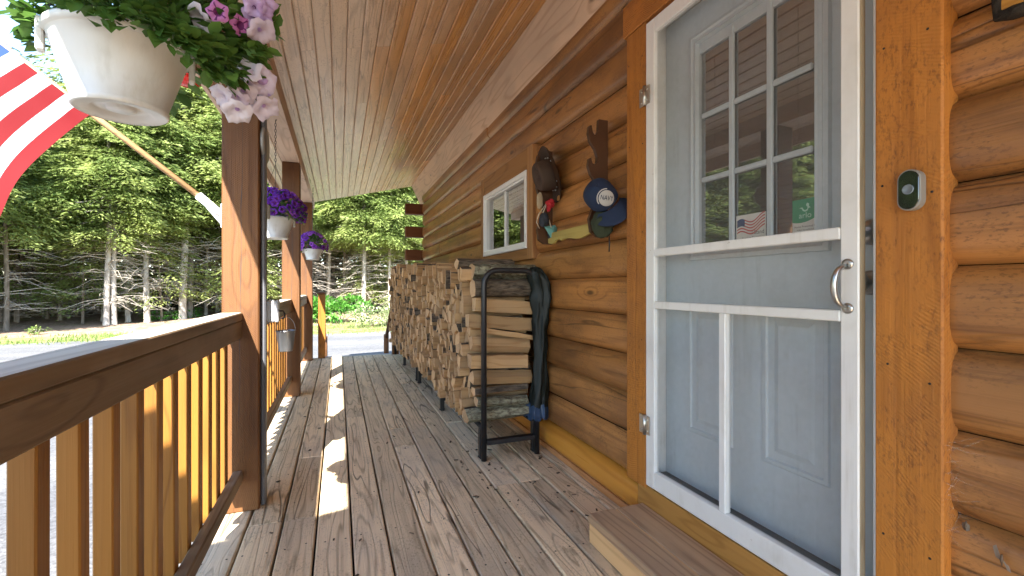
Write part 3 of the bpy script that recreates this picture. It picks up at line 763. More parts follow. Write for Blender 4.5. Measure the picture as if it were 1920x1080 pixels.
# ---------------------------------------------------------------- hanging baskets
def leaf(mb, p, d, up, l, w, mat=0):
    d = Vector(d).normalized(); s = d.cross(Vector(up))
    if s.length < 1e-3: s = d.orthogonal()
    s.normalize(); n = s.cross(d); p = Vector(p)
    vs = [p, p + d * l * .3 - s * w * .42 + n * l * .06, p + d * l * .68 - s * w * .40 + n * l * .04, p + d * l - n * l * .10, p + d * l * .68 + s * w * .40 + n * l * .04, p + d * l * .3 + s * w * .42 + n * l * .06, p + d * l * .5 - n * l * .02]
    mb.add(vs, [[0, 6, 1], [1, 6, 2], [2, 6, 3], [3, 6, 4], [4, 6, 5], [5, 6, 0]], mat, True)
def flower_mesh(name, r, mp, mt, seed, tk=2):
    q = random.Random(seed); mb = MB(); n = 25
    rings = []
    for rr, z in ((.07, -.95), (.16, -.45), (.42, -.08), (.78, .05), (1.0, 0.)):
        rg = []
        for k in range(n):
            w = 2 * pi * k / n
            lob = 1 + (.11 * cos(5 * w) if rr > .7 else 0)
            ruf = (.13 * sin(10 * w + seed) + .12 * sin(4 * w + 2 * seed)) * rr ** 2 if rr > .4 else 0
            rg.append((r * rr * lob * cos(w), r * rr * lob * sin(w), r * (z + ruf + (-.12 * rr * rr if rr == 1. else 0))))
        rings.append(rg)
    vs = sum(rings, [])
    for i in range(4):
        mb.add(vs if i == 0 else [], [], 0)
        for k in range(n):
            l = (k + 1) % n
            mb.f.append([i * n + k, i * n + l, (i + 1) * n + l, (i + 1) * n + k]); mb.m.append(1 if i < tk or (tk > 1 and i == 2 and k % 5 == 0) else 0); mb.s.append(True)
    me = bpy.data.meshes.new(name); me.from_pydata([tuple(v) for v in mb.v], [], mb.f); me.materials.append(mp); me.materials.append(mt)
    me.polygons.foreach_set('material_index', mb.m); me.polygons.foreach_set('use_smooth', mb.s); me.update(); return me
FM = {k: [flower_mesh('petunia_flower', r, M[a], M[b], i, 1 if k in 'wl' else 2) for i in range(3)] for k, r, a, b in
      (('w', .031, 'fwhite', 'flav'), ('l', .027, 'flav', 'fthroat'), ('m', .024, 'fmag', 'fthroat'), ('p', .028, 'fpurp', 'fthroat'), ('v', .027, 'fviolet', 'fpurp'))}
def add_flower(root, kind, pos, face, q):
    o = bpy.data.objects.new('flower', q.choice(FM[kind])); COL.objects.link(o); o.parent = root
    Mx = frame(Vector(pos) - ORG[root.name], Vector((q.random() - .5, q.random() - .5, q.random() - .5)), face)
    s = q.uniform(.85, 1.1); o.matrix_local = Mx @ Matrix.Scale(s, 4)
def basket(x, y, zb, R0, hgt, label, blobs, flowers, leafm, ll, seed, hook=True):
    q = random.Random(seed)
    root = empty('hanging_basket', (x, y, zb), label, 'flower basket', 'hanging flower baskets')
    T = Matrix.Translation((x, y, zb))
    p = MB(); r1 = R0 * .68
    p.lathe([(0, .006), (r1 * .32, .006), (r1 * .34, .012), (r1 * .62, .012), (r1 * .66, .004), (r1 * .93, .004), (r1 * .97, 0), (r1 * 1.02, .003), (r1 * 1.03, .012), (r1 * 1.0, .016), (r1 + (R0 - r1) * .5, hgt * .5), (R0 * .985, hgt * .88), (R0 * .99, hgt * .885), (R0 * 1.045, hgt * .89), (R0 * 1.05, hgt * .97), (R0 * 1.03, hgt), (R0 * .98, hgt * .99), (R0 * .95, hgt * .9)], 48, 0, T)
    p.lathe([(R0 * .95, hgt * .9), (0, hgt * .93)], 48, 1, T)
    for k in range(3):
        w = (3.42, .26, 1.7)[k]
        p.box(-.012, .012, -.006, .006, hgt * .62, hgt * 1.06, 0, .003, T @ Matrix.Rotation(w, 4, 'Z') @ Matrix.Translation((R0 * 1.045, 0, 0)) @ Matrix.Rotation(pi / 2, 4, 'Z'))
    p.build('pot', [M['pot'], M['potdark']], root)
    h = MB(); top = Vector((x, y, zb + hgt + .38))
    for k in range(3):
        w = (3.42, .26, 1.7)[k]
        h.tube([(x + R0 * 1.03 * cos(w), y + R0 * 1.03 * sin(w), zb + hgt), top], .0013, 6)
    z = top.z; zt = 2.262
    i = 0
    while z < zt - .03:
        ph = 0 if i % 2 else pi / 2
        h.tube([(x + .006 * cos(w) * cos(ph), y + .006 * cos(w) * sin(ph), z + .012 + .013 * sin(w)) for w in [2 * pi * k / 10 for k in range(10)]], .0017, 5, closed=True); z += .021; i += 1
    h.tube([(x, y, z - .005), (x + .008, y, z + .008), (x, y, zt)], .002, 6)
    h.build('hanger', M['black'], root)
    f = MB(); C = Vector((x, y, zb + hgt))
    for cx, cy, cz_, rr, n in blobs:
        c = Vector((cx, cy, cz_))
        for _ in range(n):
            while True:
                v = Vector((q.uniform(-1, 1), q.uniform(-1, 1), q.uniform(-1, 1)))
                if v.length < 1: break
            pp = c + v * rr
            if pp.z < zb + hgt * (1.02 if (pp.xy - C.xy).length < R0 * 1.04 else .9) and (pp.xy - C.xy).length < R0 * 1.10: continue
            d = (pp - (C + Vector((0, 0, -.02)))).normalized() + Vector((q.uniform(-.8, .8), q.uniform(-.8, .8), q.uniform(-.9, .5)))
            s = q.uniform(.65, 1.15)
            leaf(f, pp, d, Vector((q.uniform(-.5, .5), q.uniform(-.5, .5), 1)), ll * s, ll * .68 * s)
    f.build('foliage', leafm, root)
    st = MB()
    for cx, cy, cz_, rr, n in blobs:
        for _ in range(max(3, n // 22)):
            e = Vector((cx, cy, cz_)) + Vector((q.uniform(-1, 1), q.uniform(-1, 1), q.uniform(-1, 1))) * rr * .8
            m = (C + e) / 2 + Vector((0, 0, .05))
            b0 = C + Vector((q.uniform(-.5, .5), q.uniform(-.5, .5), 0)) * R0
            st.tube([b0, (b0 + m) / 2 + Vector((0, 0, .02)), m, (m + e) / 2 + Vector((0, 0, .015)), e], .0016, 5)
    st.build('stem', M['stem'], root)
    for k, px, py, pz, fx, fy, fz in flowers: add_flower(root, k, (px, py, pz), (fx, fy, fz), q)
    return root
Y1 = 1.2; bx, by = -.432, 1.2
def fb_(u, v, Y, r, n): a = at(u, v, Y=Y); return (a.x, a.y, a.z, r, n)
bl1 = [fb_(230, -20, 1.2, .10, 130), fb_(150, -5, 1.2, .07, 60), fb_(330, 20, 1.2, .075, 90), fb_(400, 60, 1.22, .075, 110), fb_(440, 110, 1.22, .055, 80), fb_(455, 150, 1.22, .04, 40),
       fb_(70, 10, 1.2, .035, 26), fb_(85, 45, 1.18, .022, 10), fb_(55, 40, 1.2, .012, 4), fb_(420, -20, 1.25, .08, 70), fb_(480, 40, 1.28, .05, 36), fb_(250, -130, 1.2, .13, 160), fb_(400, -120, 1.25, .11, 90),
       fb_(440, 172, 1.2, .022, 14), fb_(385, 120, 1.2, .03, 30), (bx, by + .14, 1.60, .10, 60), (bx - .08, by - .06, 1.66, .08, 50), (bx - .13, by + .02, 1.60, .04, 20)]
fl1 = []
def F(k, u, v, Y, fx=-.1, fy=-1, fz=-.1):
    a = at(u, v, Y=Y); fl1.append((k, a.x, a.y, a.z, fx, fy, fz))
F('m', 408, 22, 1.13, -.1, -1, -.25); F('m', 452, 48, 1.16, .8, -.7, -.3); F('l', 478, 12, 1.18, .3, -1, -.3); F('l', 500, 22, 1.19, .8, -.6, -.1); F('w', 492, 62, 1.17, .5, -.55, -.75)
F('l', 480, 30, 1.2, .2, -1, -.2); F('w', 440, 186, 1.15, -.2, -.5, -.85); F('w', 456, 176, 1.16, .1, -.6, -.8); F('w', 445, 212, 1.15, .1, -.55, -.8); F('w', 414, 182, 1.15, -.6, -.6, -.6)
F('w', 492, 150, 1.19, .4, -.9, -.2); F('l', 486, 165, 1.2, .3, -.8, -.4); F('w', 478, 185, 1.2, .5, -.5, -.7); F('w', 500, 205, 1.2, .5, -.5, -.7); F('w', 462, 132, 1.18, -.2, -.9, .3); F('w', 470, 150, 1.2, .6, -.7, .3)
F('l', 500, 0, 1.2, .6, -.8, .2); F('m', 470, -20, 1.2, .2, -.9, .3); F('w', 370, -40, 1.15, 0, -.9, .4); F('m', 240, -60, 1.1, 0, -.9, .5); F('w', 372, 34, 1.16, -.5, -.4, -.6)
bl1 += [fb_(190, 12, 1.05, .03, 22), fb_(235, 18, 1.045, .032, 26), fb_(280, 40, 1.045, .03, 22), fb_(320, 55, 1.05, .032, 26), fb_(352, 85, 1.06, .03, 26), fb_(385, 95, 1.1, .04, 36), fb_(420, 135, 1.12, .03, 26), fb_(470, 95, 1.2, .03, 24), fb_(150, 15, 1.06, .025, 14)]
bl1 = [(a, b, c, r, int(n * 1.7)) for a, b, c, r, n in bl1]
basket(bx, by, 1.433, .117, .152, 'large white hanging basket with trailing white and pink petunias above the near railing', bl1, fl1, M['leaf'], .036, 21)
def mound(x, y, z, rx, rz, nf, seed, kinds, nl, drop):
    q = random.Random(seed); bl, fl = [], []
    for k in range(22):
        w = q.uniform(0, 2 * pi); rr = rx * sqrt(q.random())
        bl.append((x + rr * cos(w), y + rr * sin(w), z + rz * (1 - (rr / rx) ** 2) * .6 - drop * (rr / rx) ** 3 * .4, .05, nl // 22))
    for k in range(nf):
        w = 2 * pi * q.random(); e = math.acos(1 - q.random() * 1.25)
        d = Vector((sin(e) * cos(w), sin(e) * sin(w), cos(e)))
        p = Vector((x, y, z - .01)) + Vector((d.x * (rx + .02), d.y * (rx + .02), d.z * rz if d.z > 0 else d.z * drop))
        if k % 3 == 0: d = d + Vector((0, -.6, -.2))
        fl.append((q.choice(kinds), p.x, p.y, p.z, d.x, d.y, d.z))
    return bl, fl
b2, f2 = mound(-.425, 3.65, 1.60, .185, .17, 130, 4, 'pppppv', 620, .10)
b2.append((-.27, 3.6, 1.57, .05, 20)); f2 += [('p', -.26, 3.58, 1.56, .5, -.8, -.2), ('p', -.24, 3.6, 1.545, .6, -.6, -.3), ('p', -.285, 3.53, 1.575, .3, -.9, 0)]
basket(-.425, 3.65, 1.405, .117, .152, 'white hanging basket crowned with deep purple petunias, between the first two posts', b2, f2, M['leafdk'], .032, 22)
b3, f3 = mound(-.295, 6.0, 1.56, .15, .17, 85, 9, 'ppvvv', 360, .17)
basket(-.295, 6.0, 1.385, .105, .13, 'farthest and smallest looking hanging basket of violet petunias', b3, f3, M['leafdk'], .032, 23)

# ---------------------------------------------------------------- flag on its pole
B = Vector((-.512, 2.50, 1.405)); pd = Vector((-.77, 0., .64)).normalized()
fp = empty('flag_pole', B, 'pale wooden flag pole in a white bracket on the near post', 'flag pole')
q = MB(); q.tube([B + pd * .03, B + pd * 1.57], .0127, 14); q.build('pole', M['flagpole'], fp)
q = MB(); q.lathe([(0, 0), (.012, .003), (.021, .018), (.02, .032), (.011, .043), (0, .045)], 16, 0, frame(B + pd * 1.56, (0, 1, 0), pd)); q.build('finial', M['pot'], fp)
q = MB(); q.box(-.006, .002, -.022, .022, -.065, .05, 0, .003, Matrix.Translation(B)); q.tube([B + Vector((-.004, 0, -.005)), B + pd * .13], .0185, 16)
q.tube([B + Vector((-.004, 0, -.045)), B + pd * .085 + Vector((0, 0, -.018))], .008, 8); q.build('bracket', M['vinyl'], fp)
fl = MB(); nu, nv = 64, 39; hoist = .745; s0 = .635; fly = 1.22
path = [Vector((0, 0, 0))]; 
for i in range(nu):
    tt = i / nu; a = radians(43 + 36 * min(1, tt * 2.6))
    path.append(path[-1] + Vector((-cos(a), -.16 - .10 * sin(tt * 7), -sin(a))).normalized() * fly / nu)
def fpt(i, j, off=0):
    s = j / nv; tt = i / nu
    w = (.035 * sin(tt * 9.5 - s * 2.2) + .018 * sin(tt * 17 + s * 5) + .012 * sin(s * 11 + tt * 4)) * min(1, tt * 3.2)
    return B + pd * (s0 + hoist * s) + path[i] + Vector((0, w + off - .0145 * max(0, 1 - tt * 14), .25 * w))
vs = [fpt(i, j) for i in range(nu + 1) for j in range(nv + 1)]
for i in range(nu):
    for j in range(nv):
        st = j // 3
        m = 2 if (i < nu * .4 and st >= 6) else (0 if st % 2 == 0 else 1)
        fl.f.append([i * (nv + 1) + j, (i + 1) * (nv + 1) + j, (i + 1) * (nv + 1) + j + 1, i * (nv + 1) + j + 1]); fl.m.append(m); fl.s.append(True)
fl.v = vs
for a in range(9):
    for b in range(11):
        if (a + b) % 2: continue
        ci = .4 * nu * (b + 1) / 12; cj = nv - 21 * (a + 1) / 10
        i0, j0 = int(ci), int(cj)
        c = fpt(i0, j0); eu = (fpt(i0 + 1, j0) - c).normalized(); ev_ = (fpt(i0, min(j0 + 1, nv)) - c).normalized(); c = c + eu * (ci - i0) * fly / nu + ev_ * (cj - j0) * hoist / nv
        nn = eu.cross(ev_).normalized()
        for sg in (1, -1):
            fl.add([c + nn * sg * .0016 + (eu * cos(k * pi / 5 + .3) + ev_ * sin(k * pi / 5 + .3)) * (.024 if k % 2 == 0 else .0095) for k in range(10)], [list(range(10))], 1)
o = fl.build('flag', [M['flagred'], M['flagwhite'], M['flagblue']]); tag(o, 'red and white striped flag with blue star field hanging from the slanted pole', 'flag')

# hummingbird feeder hung from the eave
fx, fy, fz = -.582, 2.21, 1.885
fe = empty('bird_feeder', (fx, fy, fz), 'red nectar bird feeder hung from the eave behind the large basket', 'bird feeder')
T = Matrix.Translation((fx, fy, fz))
q = MB(); q.lathe([(0, 0), (.03, .002), (.047, .012), (.05, .02), (.044, .028), (.02, .034), (.018, .045), (0, .046)], 28, 0, T)
for k in range(5):
    w = k * 2 * pi / 5; q.tube([T @ Vector((.03 * cos(w), .03 * sin(w), .03)), T @ Vector((.052 * cos(w), .052 * sin(w), .036))], .007, 8)
q.build('dish', M['redplastic'], fe)
q = MB(); q.lathe([(.018, .046), (.034, .062), (.036, .13), (.03, .16), (.01, .17), (0, .171)], 24, 0, T); q.build('bottle', M['glass'], fe)
q = MB(); q.tube([(fx, fy, fz + .17), (fx + .006, fy, fz + .25), (fx, fy, cz(fx) - .002)], .002, 6); q.build('wire', M['black'], fe)

# things on the first post's inner side
q = MB(); q.box(-.3550, -.333, 2.49, 2.545, .003, 2.262, 0, .006); o = q.build('conduit', M['greypipe']); tag(o, 'dark grey conduit running up the inner side of the near post', 'conduit')
o = empty('outlet_box', (-.32, 2.60, .89), 'grey outdoor outlet box on the near post above the tin pail', 'outlet box')
q = MB(); q.box(-.3545, -.300, 2.552, 2.618, .885, .995, 0, .006); q.build('body', M['greybox'], o)
q = MB(); q.box(-.2995, -.284, 2.550, 2.620, .883, .997, 0, .006); q.build('cover', M['greybox'], o)
q = MB(); q.tube([(-.284, 2.585, .94), (-.268, 2.60, .94), (-.262, 2.61, .925), (-.264, 2.615, .905), (-.272, 2.61, .90)], .004, 8); q.build('hook', M['black'], o)
o = empty('tin_pail', (-.262, 2.66, .73), 'small galvanised tin pail hanging below the grey outlet box', 'pail')
T = Matrix.Translation((-.262, 2.66, .725))
q = MB(); q.lathe([(0, .002), (.033, 0), (.034, .004), (.046, .102), (.049, .104), (.049, .109), (.045, .109), (.044, .1), (.032, .008), (0, .008)], 28, 0, T); q.build('bucket', M['galv'], o)
q = MB(); q.tube([T @ Vector((.047 * cos(w), 0, .105 + .075 * sin(w))) for w in [pi * k / 14 for k in range(15)]], .0018, 6); q.build('bail', M['galv'], o)
q = MB()
for k in range(16): q.add([T @ Vector((.04 * R.uniform(-1, 1), .04 * R.uniform(-1, 1), .098 + R.uniform(0, .012))) for _ in range(3)], [[0, 1, 2]])
q.build('dead_plant', M['twig'], o)
q = MB(); q.box(-.3545, -.326, 2.555, 2.60, 1.405, 1.475, 0, .005); o = q.build('junction_box', M['greybox']); tag(o, 'small pale grey box on the near post beside the second basket', 'junction box')
q = MB(); q.lathe([(0, 0), (.088, 0), (.094, .006), (.092, .016), (.084, .02), (0, .018)], 40, 0, frame((-.3545, 2.605 - .05, 1.77), (0, 1, 0), (1, 0, 0)))
o = q.build('wall_thermometer', M['cream']); tag(o, 'round cream dial fixed edge on to the near post, below the ceiling', 'thermometer')

# ---------------------------------------------------------------- firewood rack
rk = empty('firewood_rack', (1.0, 5.0, 0), 'long black tubular steel rack holding the firewood along the wall', 'firewood rack')
XL, XR = .826, 1.178
def arch(y, ztop, rad=.09):
    pts = [(XL, y, 0.002), (XL, y, ztop - rad)]
    pts += [(XL + rad - rad * cos(a), y, ztop - rad + rad * sin(a)) for a in [pi / 2 * k / 8 for k in range(1, 9)]]
    pts += [(XR - rad + rad * sin(a), y, ztop - rad + rad * cos(a)) for a in [pi / 2 * k / 8 for k in range(0, 9)]]
    return pts + [(XR, y, .002)]
for y in (2.655, 7.30):
    q = MB(); q.tube(arch(y, 1.165), .0175, 14); q.build('end_frame', M['black'], rk)
    q = MB(); q.box(XL + .016, XR - .016, y - .013, y + .013, .095, .125, 0, .003); q.build('crossbar', M['black'], rk)
for x in (XL, XR):
    q = MB(); q.tube([(x, 2.67, .195), (x, 7.29, .195)], .015, 10); q.build('bottom_rail', M['black'], rk)
for y in (2.70, 3.86, 5.03, 5.18, 6.25):
    q = MB()
    for x in (XL, XR): q.box(x - .017, x + .017, y - .02, y + .02, .002, .205, 0, .003); q.tube([(x, y, .011), (x, y, .016)], .026, 10)
    q.box(XL + .017, XR - .017, y - .013, y + .013, .085, .115, 0, .003); q.build('leg', M['black'], rk)
for s in (1, -1):
    q = MB(); q.tube([(XL - .02, 7.25, .12 if s > 0 else .5), (XL - .02, 6.95, .5 if s > 0 else .12)], .009, 8); q.build('brace', M['black'], rk)

fw = random.Random(99)
rows, cols = 14, 56
y0w, y1w, z0w = 2.81, 7.26, .214
def ztop(y): return 1.14 + .10 * min(1, (y - 2.7) / 2.) + .035 * (y - 4.7) * (y > 4.7) + .03 * sin(y * 5.3)
def vj(i, j):
    """shared jittered lattice so neighbouring pieces fit"""
    q = random.Random(i * 977 + j * 13 + 5)
    y = y0w + (y1w - y0w) * (j / (2 * cols)) + q.uniform(-.026, .026) * (0.25 if j < 1 else 1)
    zt = ztop(y)
    return (y, z0w + (zt - z0w) * i / rows + (q.uniform(-.026, .026) if 0 < i < rows else q.uniform(0, .05) * (i == rows)))
WOODM = [M['endg'], M['split'], M['bark'], M['lichen']]
def firelog(poly, x0, x1, q, side=None, sub=3):
    mb = MB(); n = len(poly)
    cy = sum(p[0] for p in poly) / n; czz = sum(p[1] for p in poly) / n
    sh = .945
    poly = [(cy + (y - cy) * sh, czz + (z - czz) * sh) for y, z in poly]
    ar = sum(poly[i][0] * poly[(i + 1) % n][1] - poly[(i + 1) % n][0] * poly[i][1] for i in range(n))
    if ar < 0: poly = poly[::-1]
    ty, tz = q.uniform(-.012, .012), q.uniform(-.008, .008); bow = q.uniform(-.008, .008)
    vs = []
    for s in range(sub + 1):
        f = s / sub; x = x0 + (x1 - x0) * f
        for k, (y, z) in enumerate(poly):
            vs.append((x + (q.uniform(-.006, .006) if s in (0, sub) else 0), y + ty * (f - .2) + bow * sin(pi * f) + q.uniform(-.0025, .0025), z + tz * (f - .2) + q.uniform(-.0025, .0025)))
    mb.add(vs, [list(range(n))[::-1], [sub * n + k for k in range(n)]], 0)
    bs = q.randrange(n); hasbark = q.random() < .7
    for k in range(n):
        l = (k + 1) % n
        m = side if side is not None else (2 if hasbark and k == bs else 1)
        mb.add(vs, [[s * n + k, s * n + l, (s + 1) * n + l, (s + 1) * n + k][::-1] for s in range(sub)], m)
    # keep outward orientation of the sides
    return mb
cells = []
for i in range(rows):
    for j in range(cols):
        o_ = (i % 2)
        a = 2 * j + o_
        if a + 2 > 2 * cols: continue
        if i % 2 and j == 0:
            cells.append((i, -1, [vj(i, 0), vj(i, 1), vj(i + 1, 1), vj(i + 1, 0)]))
        P6 = [vj(i, a), vj(i, a + 1), vj(i, a + 2), vj(i + 1, a + 2), vj(i + 1, a + 1), vj(i + 1, a)]
        rr = fw.random()
        if rr < .30:  # a round split into two wedges
            cells.append((i, j, [P6[0], P6[1], P6[4], P6[5]])); cells.append((i, j, [P6[1], P6[2], P6[3], P6[4]]))
        elif rr < .5:
            cells.append((i, j, [P6[0], P6[1], P6[2], P6[3]])); cells.append((i, j, [P6[0], P6[3], P6[4], P6[5]]))
        else: cells.append((i, j, P6))
cells.sort(key=lambda c: min(p[0] for p in c[2]))
ENDL = [  # near end pieces: height, thickness, depth, tilt, left, right, bark kind, label
 (.262, .085, .12, .012, .735, 1.165, 3, 'lowest lichen covered log at the near end of the rack, just above the crossbar'),
 (.342, .062, .10, -.006, .80, 1.135, 3, 'yellowish barked log resting on the lowest log at the near end of the rack'),
 (.408, .056, .10, .004, .79, 1.145, None, 'thin split log third from the bottom at the near end of the rack'),
 (.490, .086, .11, -.008, .775, 1.172, None, 'thick bowed pale log fourth from the bottom at the near end of the rack'),
 (.592, .092, .10, -.014, .76, 1.125, None, 'short smooth split log in the middle of the near end of the rack'),
 (.694, .090, .11, -.030, .77, 1.160, None, 'rough splintered log sloping to the right above the middle of the near end'),
 (.766, .035, .09, -.045, .85, 1.172, None, 'thin splinter of wood lying across the rough log at the near end'),
 (.838, .086, .10, -.026, .745, 1.175, None, 'pale squared log sloping to the right below the darker logs at the near end'),
 (.938, .088, .11, -.022, .79, 1.165, 1, 'brown split log under the dark barked log at the near end'),
 (1.052, .118, .13, -.004, .78, 1.17, 2, 'thick dark barked log just under the rack arch at the near end'),
]
for zc_, hh, dp, tl, xa, xb, mt, lab in ENDL:
    yc = 2.745 + fw.uniform(-.012, .012); n = fw.choice((4, 4, 4, 5)); n = 7 if mt in (2, 3) else n; ph = fw.uniform(0, 6)
    if n == 4: pl = [(yc + sx * dp * .5 * fw.uniform(.85, 1.05), zc_ + sz * hh * .5 * fw.uniform(.8, 1.05)) for sx, sz in ((-1, -1), (1, -1), (1, 1), (-1, 1))]
    else: pl = [(yc + dp * .55 * cos(ph + 2 * pi * k / n) * fw.uniform(.9, 1.1), zc_ + hh * .55 * sin(ph + 2 * pi * k / n) * fw.uniform(.9, 1.1)) for k in range(n)]
    mb = firelog(pl, xa, xb, fw, mt, 6); xm = (xa + xb) / 2
    mb.v = [Vector((v.x, v.y, v.z + tl * (v.x - xm) / (xb - xa) * 2 * .6)) for v in mb.v]
    o = mb.build('firewood_log', WOODM); tag(o, lab, 'firewood log', 'firewood logs in the stack')
rest = MB(); cnt = 0; ne = 0
for c in cells:
    i, j, poly = c
    y = sum(p[0] for p in poly) / len(poly)
    x0 = .757 + fw.uniform(-.05, .045); x1 = x0 + fw.uniform(.385, .43)
    side = None
    mb = firelog(poly, x0, x1, fw, side)
    if cnt < 286:
        o = mb.build('firewood_log', WOODM)
        tag(o, 'split firewood log inside the stack, only its cut end facing the deck', 'firewood log', 'firewood logs in the stack')
        cnt += 1
    else: rest.add(mb.v, mb.f, 0); rest.m[-len(mb.m):] = mb.m
o = rest.build('firewood', WOODM); tag(o, 'far part of the stack of split firewood beyond the near logs', 'firewood', kind='stuff')
# loose logs lying on top of the stack
for k, (y, z, rad, mt, lab, yaw) in enumerate(((2.80, 1.165, .066, 3, 'big mossy barked log lying on top of the near end of the stack', .05), (3.2, 1.225, .05, 2, 'dark barked log lying on the stack under the window', -.03))):
    pl = [(y + rad * 1.35 * cos(w) * fw.uniform(.9, 1.05), z + rad * .85 * sin(w) * fw.uniform(.85, 1.1)) for w in [2 * pi * n / 7 for n in range(7)]]
    mb = firelog(pl, .79, 1.215, fw, mt); o = mb.build('firewood_log', WOODM); tag(o, lab, 'firewood log', 'firewood logs in the stack')

# tarp bunched over the corner of the rack
tq = MB(); tb2 = MB(); q = random.Random(8)
def tarp_ring(z, r, cx, cy, n=28):
    r = r * 1.16
    return [(cx + r * .78 * (1 + .28 * sin(3 * w + z * 5) + .16 * sin(7 * w - z * 9) + .12 * sin(11 * w + z * 23)) * cos(w), cy + r * .8 * (1 + .25 * sin(4 * w - z * 7) + .15 * sin(9 * w + z * 13)) * sin(w), z + .012 * sin(5 * w + z * 3)) for w in [2 * pi * k / n for k in range(n)]]
lev = [(1.18, .012, 1.165), (1.172, .045, 1.175), (1.14, .062, 1.19), (1.09, .066, 1.205), (1.04, .058, 1.215), (1.0, .068, 1.215), (.95, .06, 1.21), (.9, .05, 1.21), (.85, .052, 1.205), (.78, .042, 1.203), (.7, .046, 1.203), (.62, .039, 1.20), (.55, .044, 1.20), (.48, .048, 1.20), (.42, .052, 1.195), (.36, .058, 1.19), (.31, .062, 1.185)]
vs, fs = [], []
for z, r, cx in lev: vs += tarp_ring(z, r, cx, 2.66)
n = 28
for i in range(len(lev) - 1):
    for k in range(n): fs.append([i * n + k, (i + 1) * n + k, (i + 1) * n + (k + 1) % n, i * n + (k + 1) % n])
tq.add(vs, fs, 0, True); tq.add(vs[:n], [list(range(n))])
o = tq.build('tarp', M['tarp']); tag(o, 'dark green tarp bunched up and hanging over the corner of the firewood rack', 'tarp')
vs = sum([tarp_ring(z, r, cx, 2.66) for z, r, cx in ((.31, .0625, 1.185), (.27, .067, 1.182), (.23, .072, 1.178), (.225, .060, 1.178))], [])
fs = [[i * n + k, (i + 1) * n + k, (i + 1) * n + (k + 1) % n, i * n + (k + 1) % n] for i in range(3) for k in range(n)]
tb2.add(vs, fs, 0, True); tb2.build('tarp_lining', M['tarpblue'], o)

# ---------------------------------------------------------------- gun rack with hats
gr = empty('wall_rack', (1.25, 2.29, 1.31), 'dark wooden notched wall rack with pale scalloped shelf, holding hats', 'wall rack')
out = [(1.258, 1.31), (1.258, 1.895), (1.207, 1.895), (1.204, 1.84), (1.195, 1.818), (1.182, 1.815), (1.172, 1.828), (1.166, 1.86), (1.154, 1.857), (1.148, 1.82), (1.158, 1.78), (1.185, 1.745), (1.199, 1.71), (1.196, 1.68), (1.181, 1.667), (1.169, 1.675), (1.163, 1.70), (1.151, 1.695), (1.147, 1.66), (1.16, 1.62), (1.19, 1.58), (1.197, 1.5), (1.172, 1.45), (1.152, 1.40), (1.162, 1.335), (1.2, 1.31)]
def fan_prism(mb, outl, y0, y1):
    n = len(outl); vs = [(x, y, z) for y in (y0, y1) for x, z in outl]
    from mathutils.geometry import tessellate_polygon
    tris = tessellate_polygon([[Vector((x, z, 0)) for x, z in outl]])
    mb.add(vs, [[i, (i + 1) % n, n + (i + 1) % n, n + i] for i in range(n)]); mb.add(vs, [list(t) for t in tris] + [[i + n for i in t][::-1] for t in tris])
for y in (1.97, 2.60):
    q = MB(); fan_prism(q, out if y < 2 else [(x, z + .02) for x, z in out], y - .011, y + .011); q.build('upright', M['rackwood'], gr)
sh = [(y, 1.395) for y in (2.588, 1.982)] + [(1.982 + .6 * i / 24, 1.335 + .008 * sin(i * .55) + (.016 if 17 < i < 21 else 0) - .006 * (i > 21)) for i in range(25)]
q = MB(); nn = len(sh); vs = [(x, y, z) for x in (1.224, 1.240) for y, z in sh]
from mathutils.geometry import tessellate_polygon
tr_ = tessellate_polygon([[Vector((y, z, 0)) for y, z in sh]])
q.add(vs, [[i, (i + 1) % nn, nn + (i + 1) % nn, nn + i] for i in range(nn)]); q.add(vs, [list(t) for t in tr_] + [[i + nn for i in t][::-1] for t in tr_])
q.build('shelf_board', M['rackgreen'], gr)

# navy cap
cc = at(1126, 368, Y=1.90); zax = Vector((-.62, -.62, .42)).normalized(); fro = Vector((.42, -.42, -.80)); fro = (fro - zax * fro.dot(zax)).normalized(); sid = zax.cross(fro)
CM = Matrix((fro, sid, zax)).transposed().to_4x4(); CM.translation = cc
cp = empty('baseball_cap', cc, 'navy blue baseball cap with white round badge hung on the wall rack', 'cap')
def crown(mb, r, seg=30, ringn=9, mat=0, ph=1.0):
    vs, fs = [], []
    for i in range(ringn + 1):
        e = pi / 2 * i / ringn
        for k in range(seg):
            w = 2 * pi * k / seg; rr = r * cos(e) * (1 + .015 * cos(6 * w))
            vs.append((rr * cos(w) * 1.12, rr * sin(w) * .95, r * ph * sin(e) + .006 * sin(3 * w + 1) * cos(e)))
    for i in range(ringn):
        for k in range(seg): fs.append([i * seg + k, i * seg + (k + 1) % seg, (i + 1) * seg + (k + 1) % seg, (i + 1) * seg + k])
    mb.add(vs, fs, mat, True, CM)
q = MB(); crown(q, .082); q.lathe([(.007, .082), (.006, .087), (0, .088)], 10, 0, CM); q.build('crown', M['navy'], cp)
q = MB(); nb_ = 17; top, bot = [], []
for s in range(6):
    f = s / 5
    for k in range(nb_):
        w = -1.05 + 2.1 * k / (nb_ - 1)
        rr = .083 + .078 * f * cos(w * 1.25) ** .7
        x_, y_ = rr * cos(w) * 1.12, rr * sin(w) * .97
        top.append((x_, y_, -.004 - .028 * (w ** 2) - .012 * f)); bot.append((x_, y_, -.0075 - .028 * (w ** 2) - .012 * f))
nT = len(top); fs = []
for s in range(5):
    for k in range(nb_ - 1):
        a = s * nb_ + k; fs.append([a, a + nb_, a + nb_ + 1, a + 1]); fs.append([nT + a, nT + a + 1, nT + a + nb_ + 1, nT + a + nb_])
edge = [k for k in range(nb_)] ; e5 = [5 * nb_ + k for k in range(nb_)]
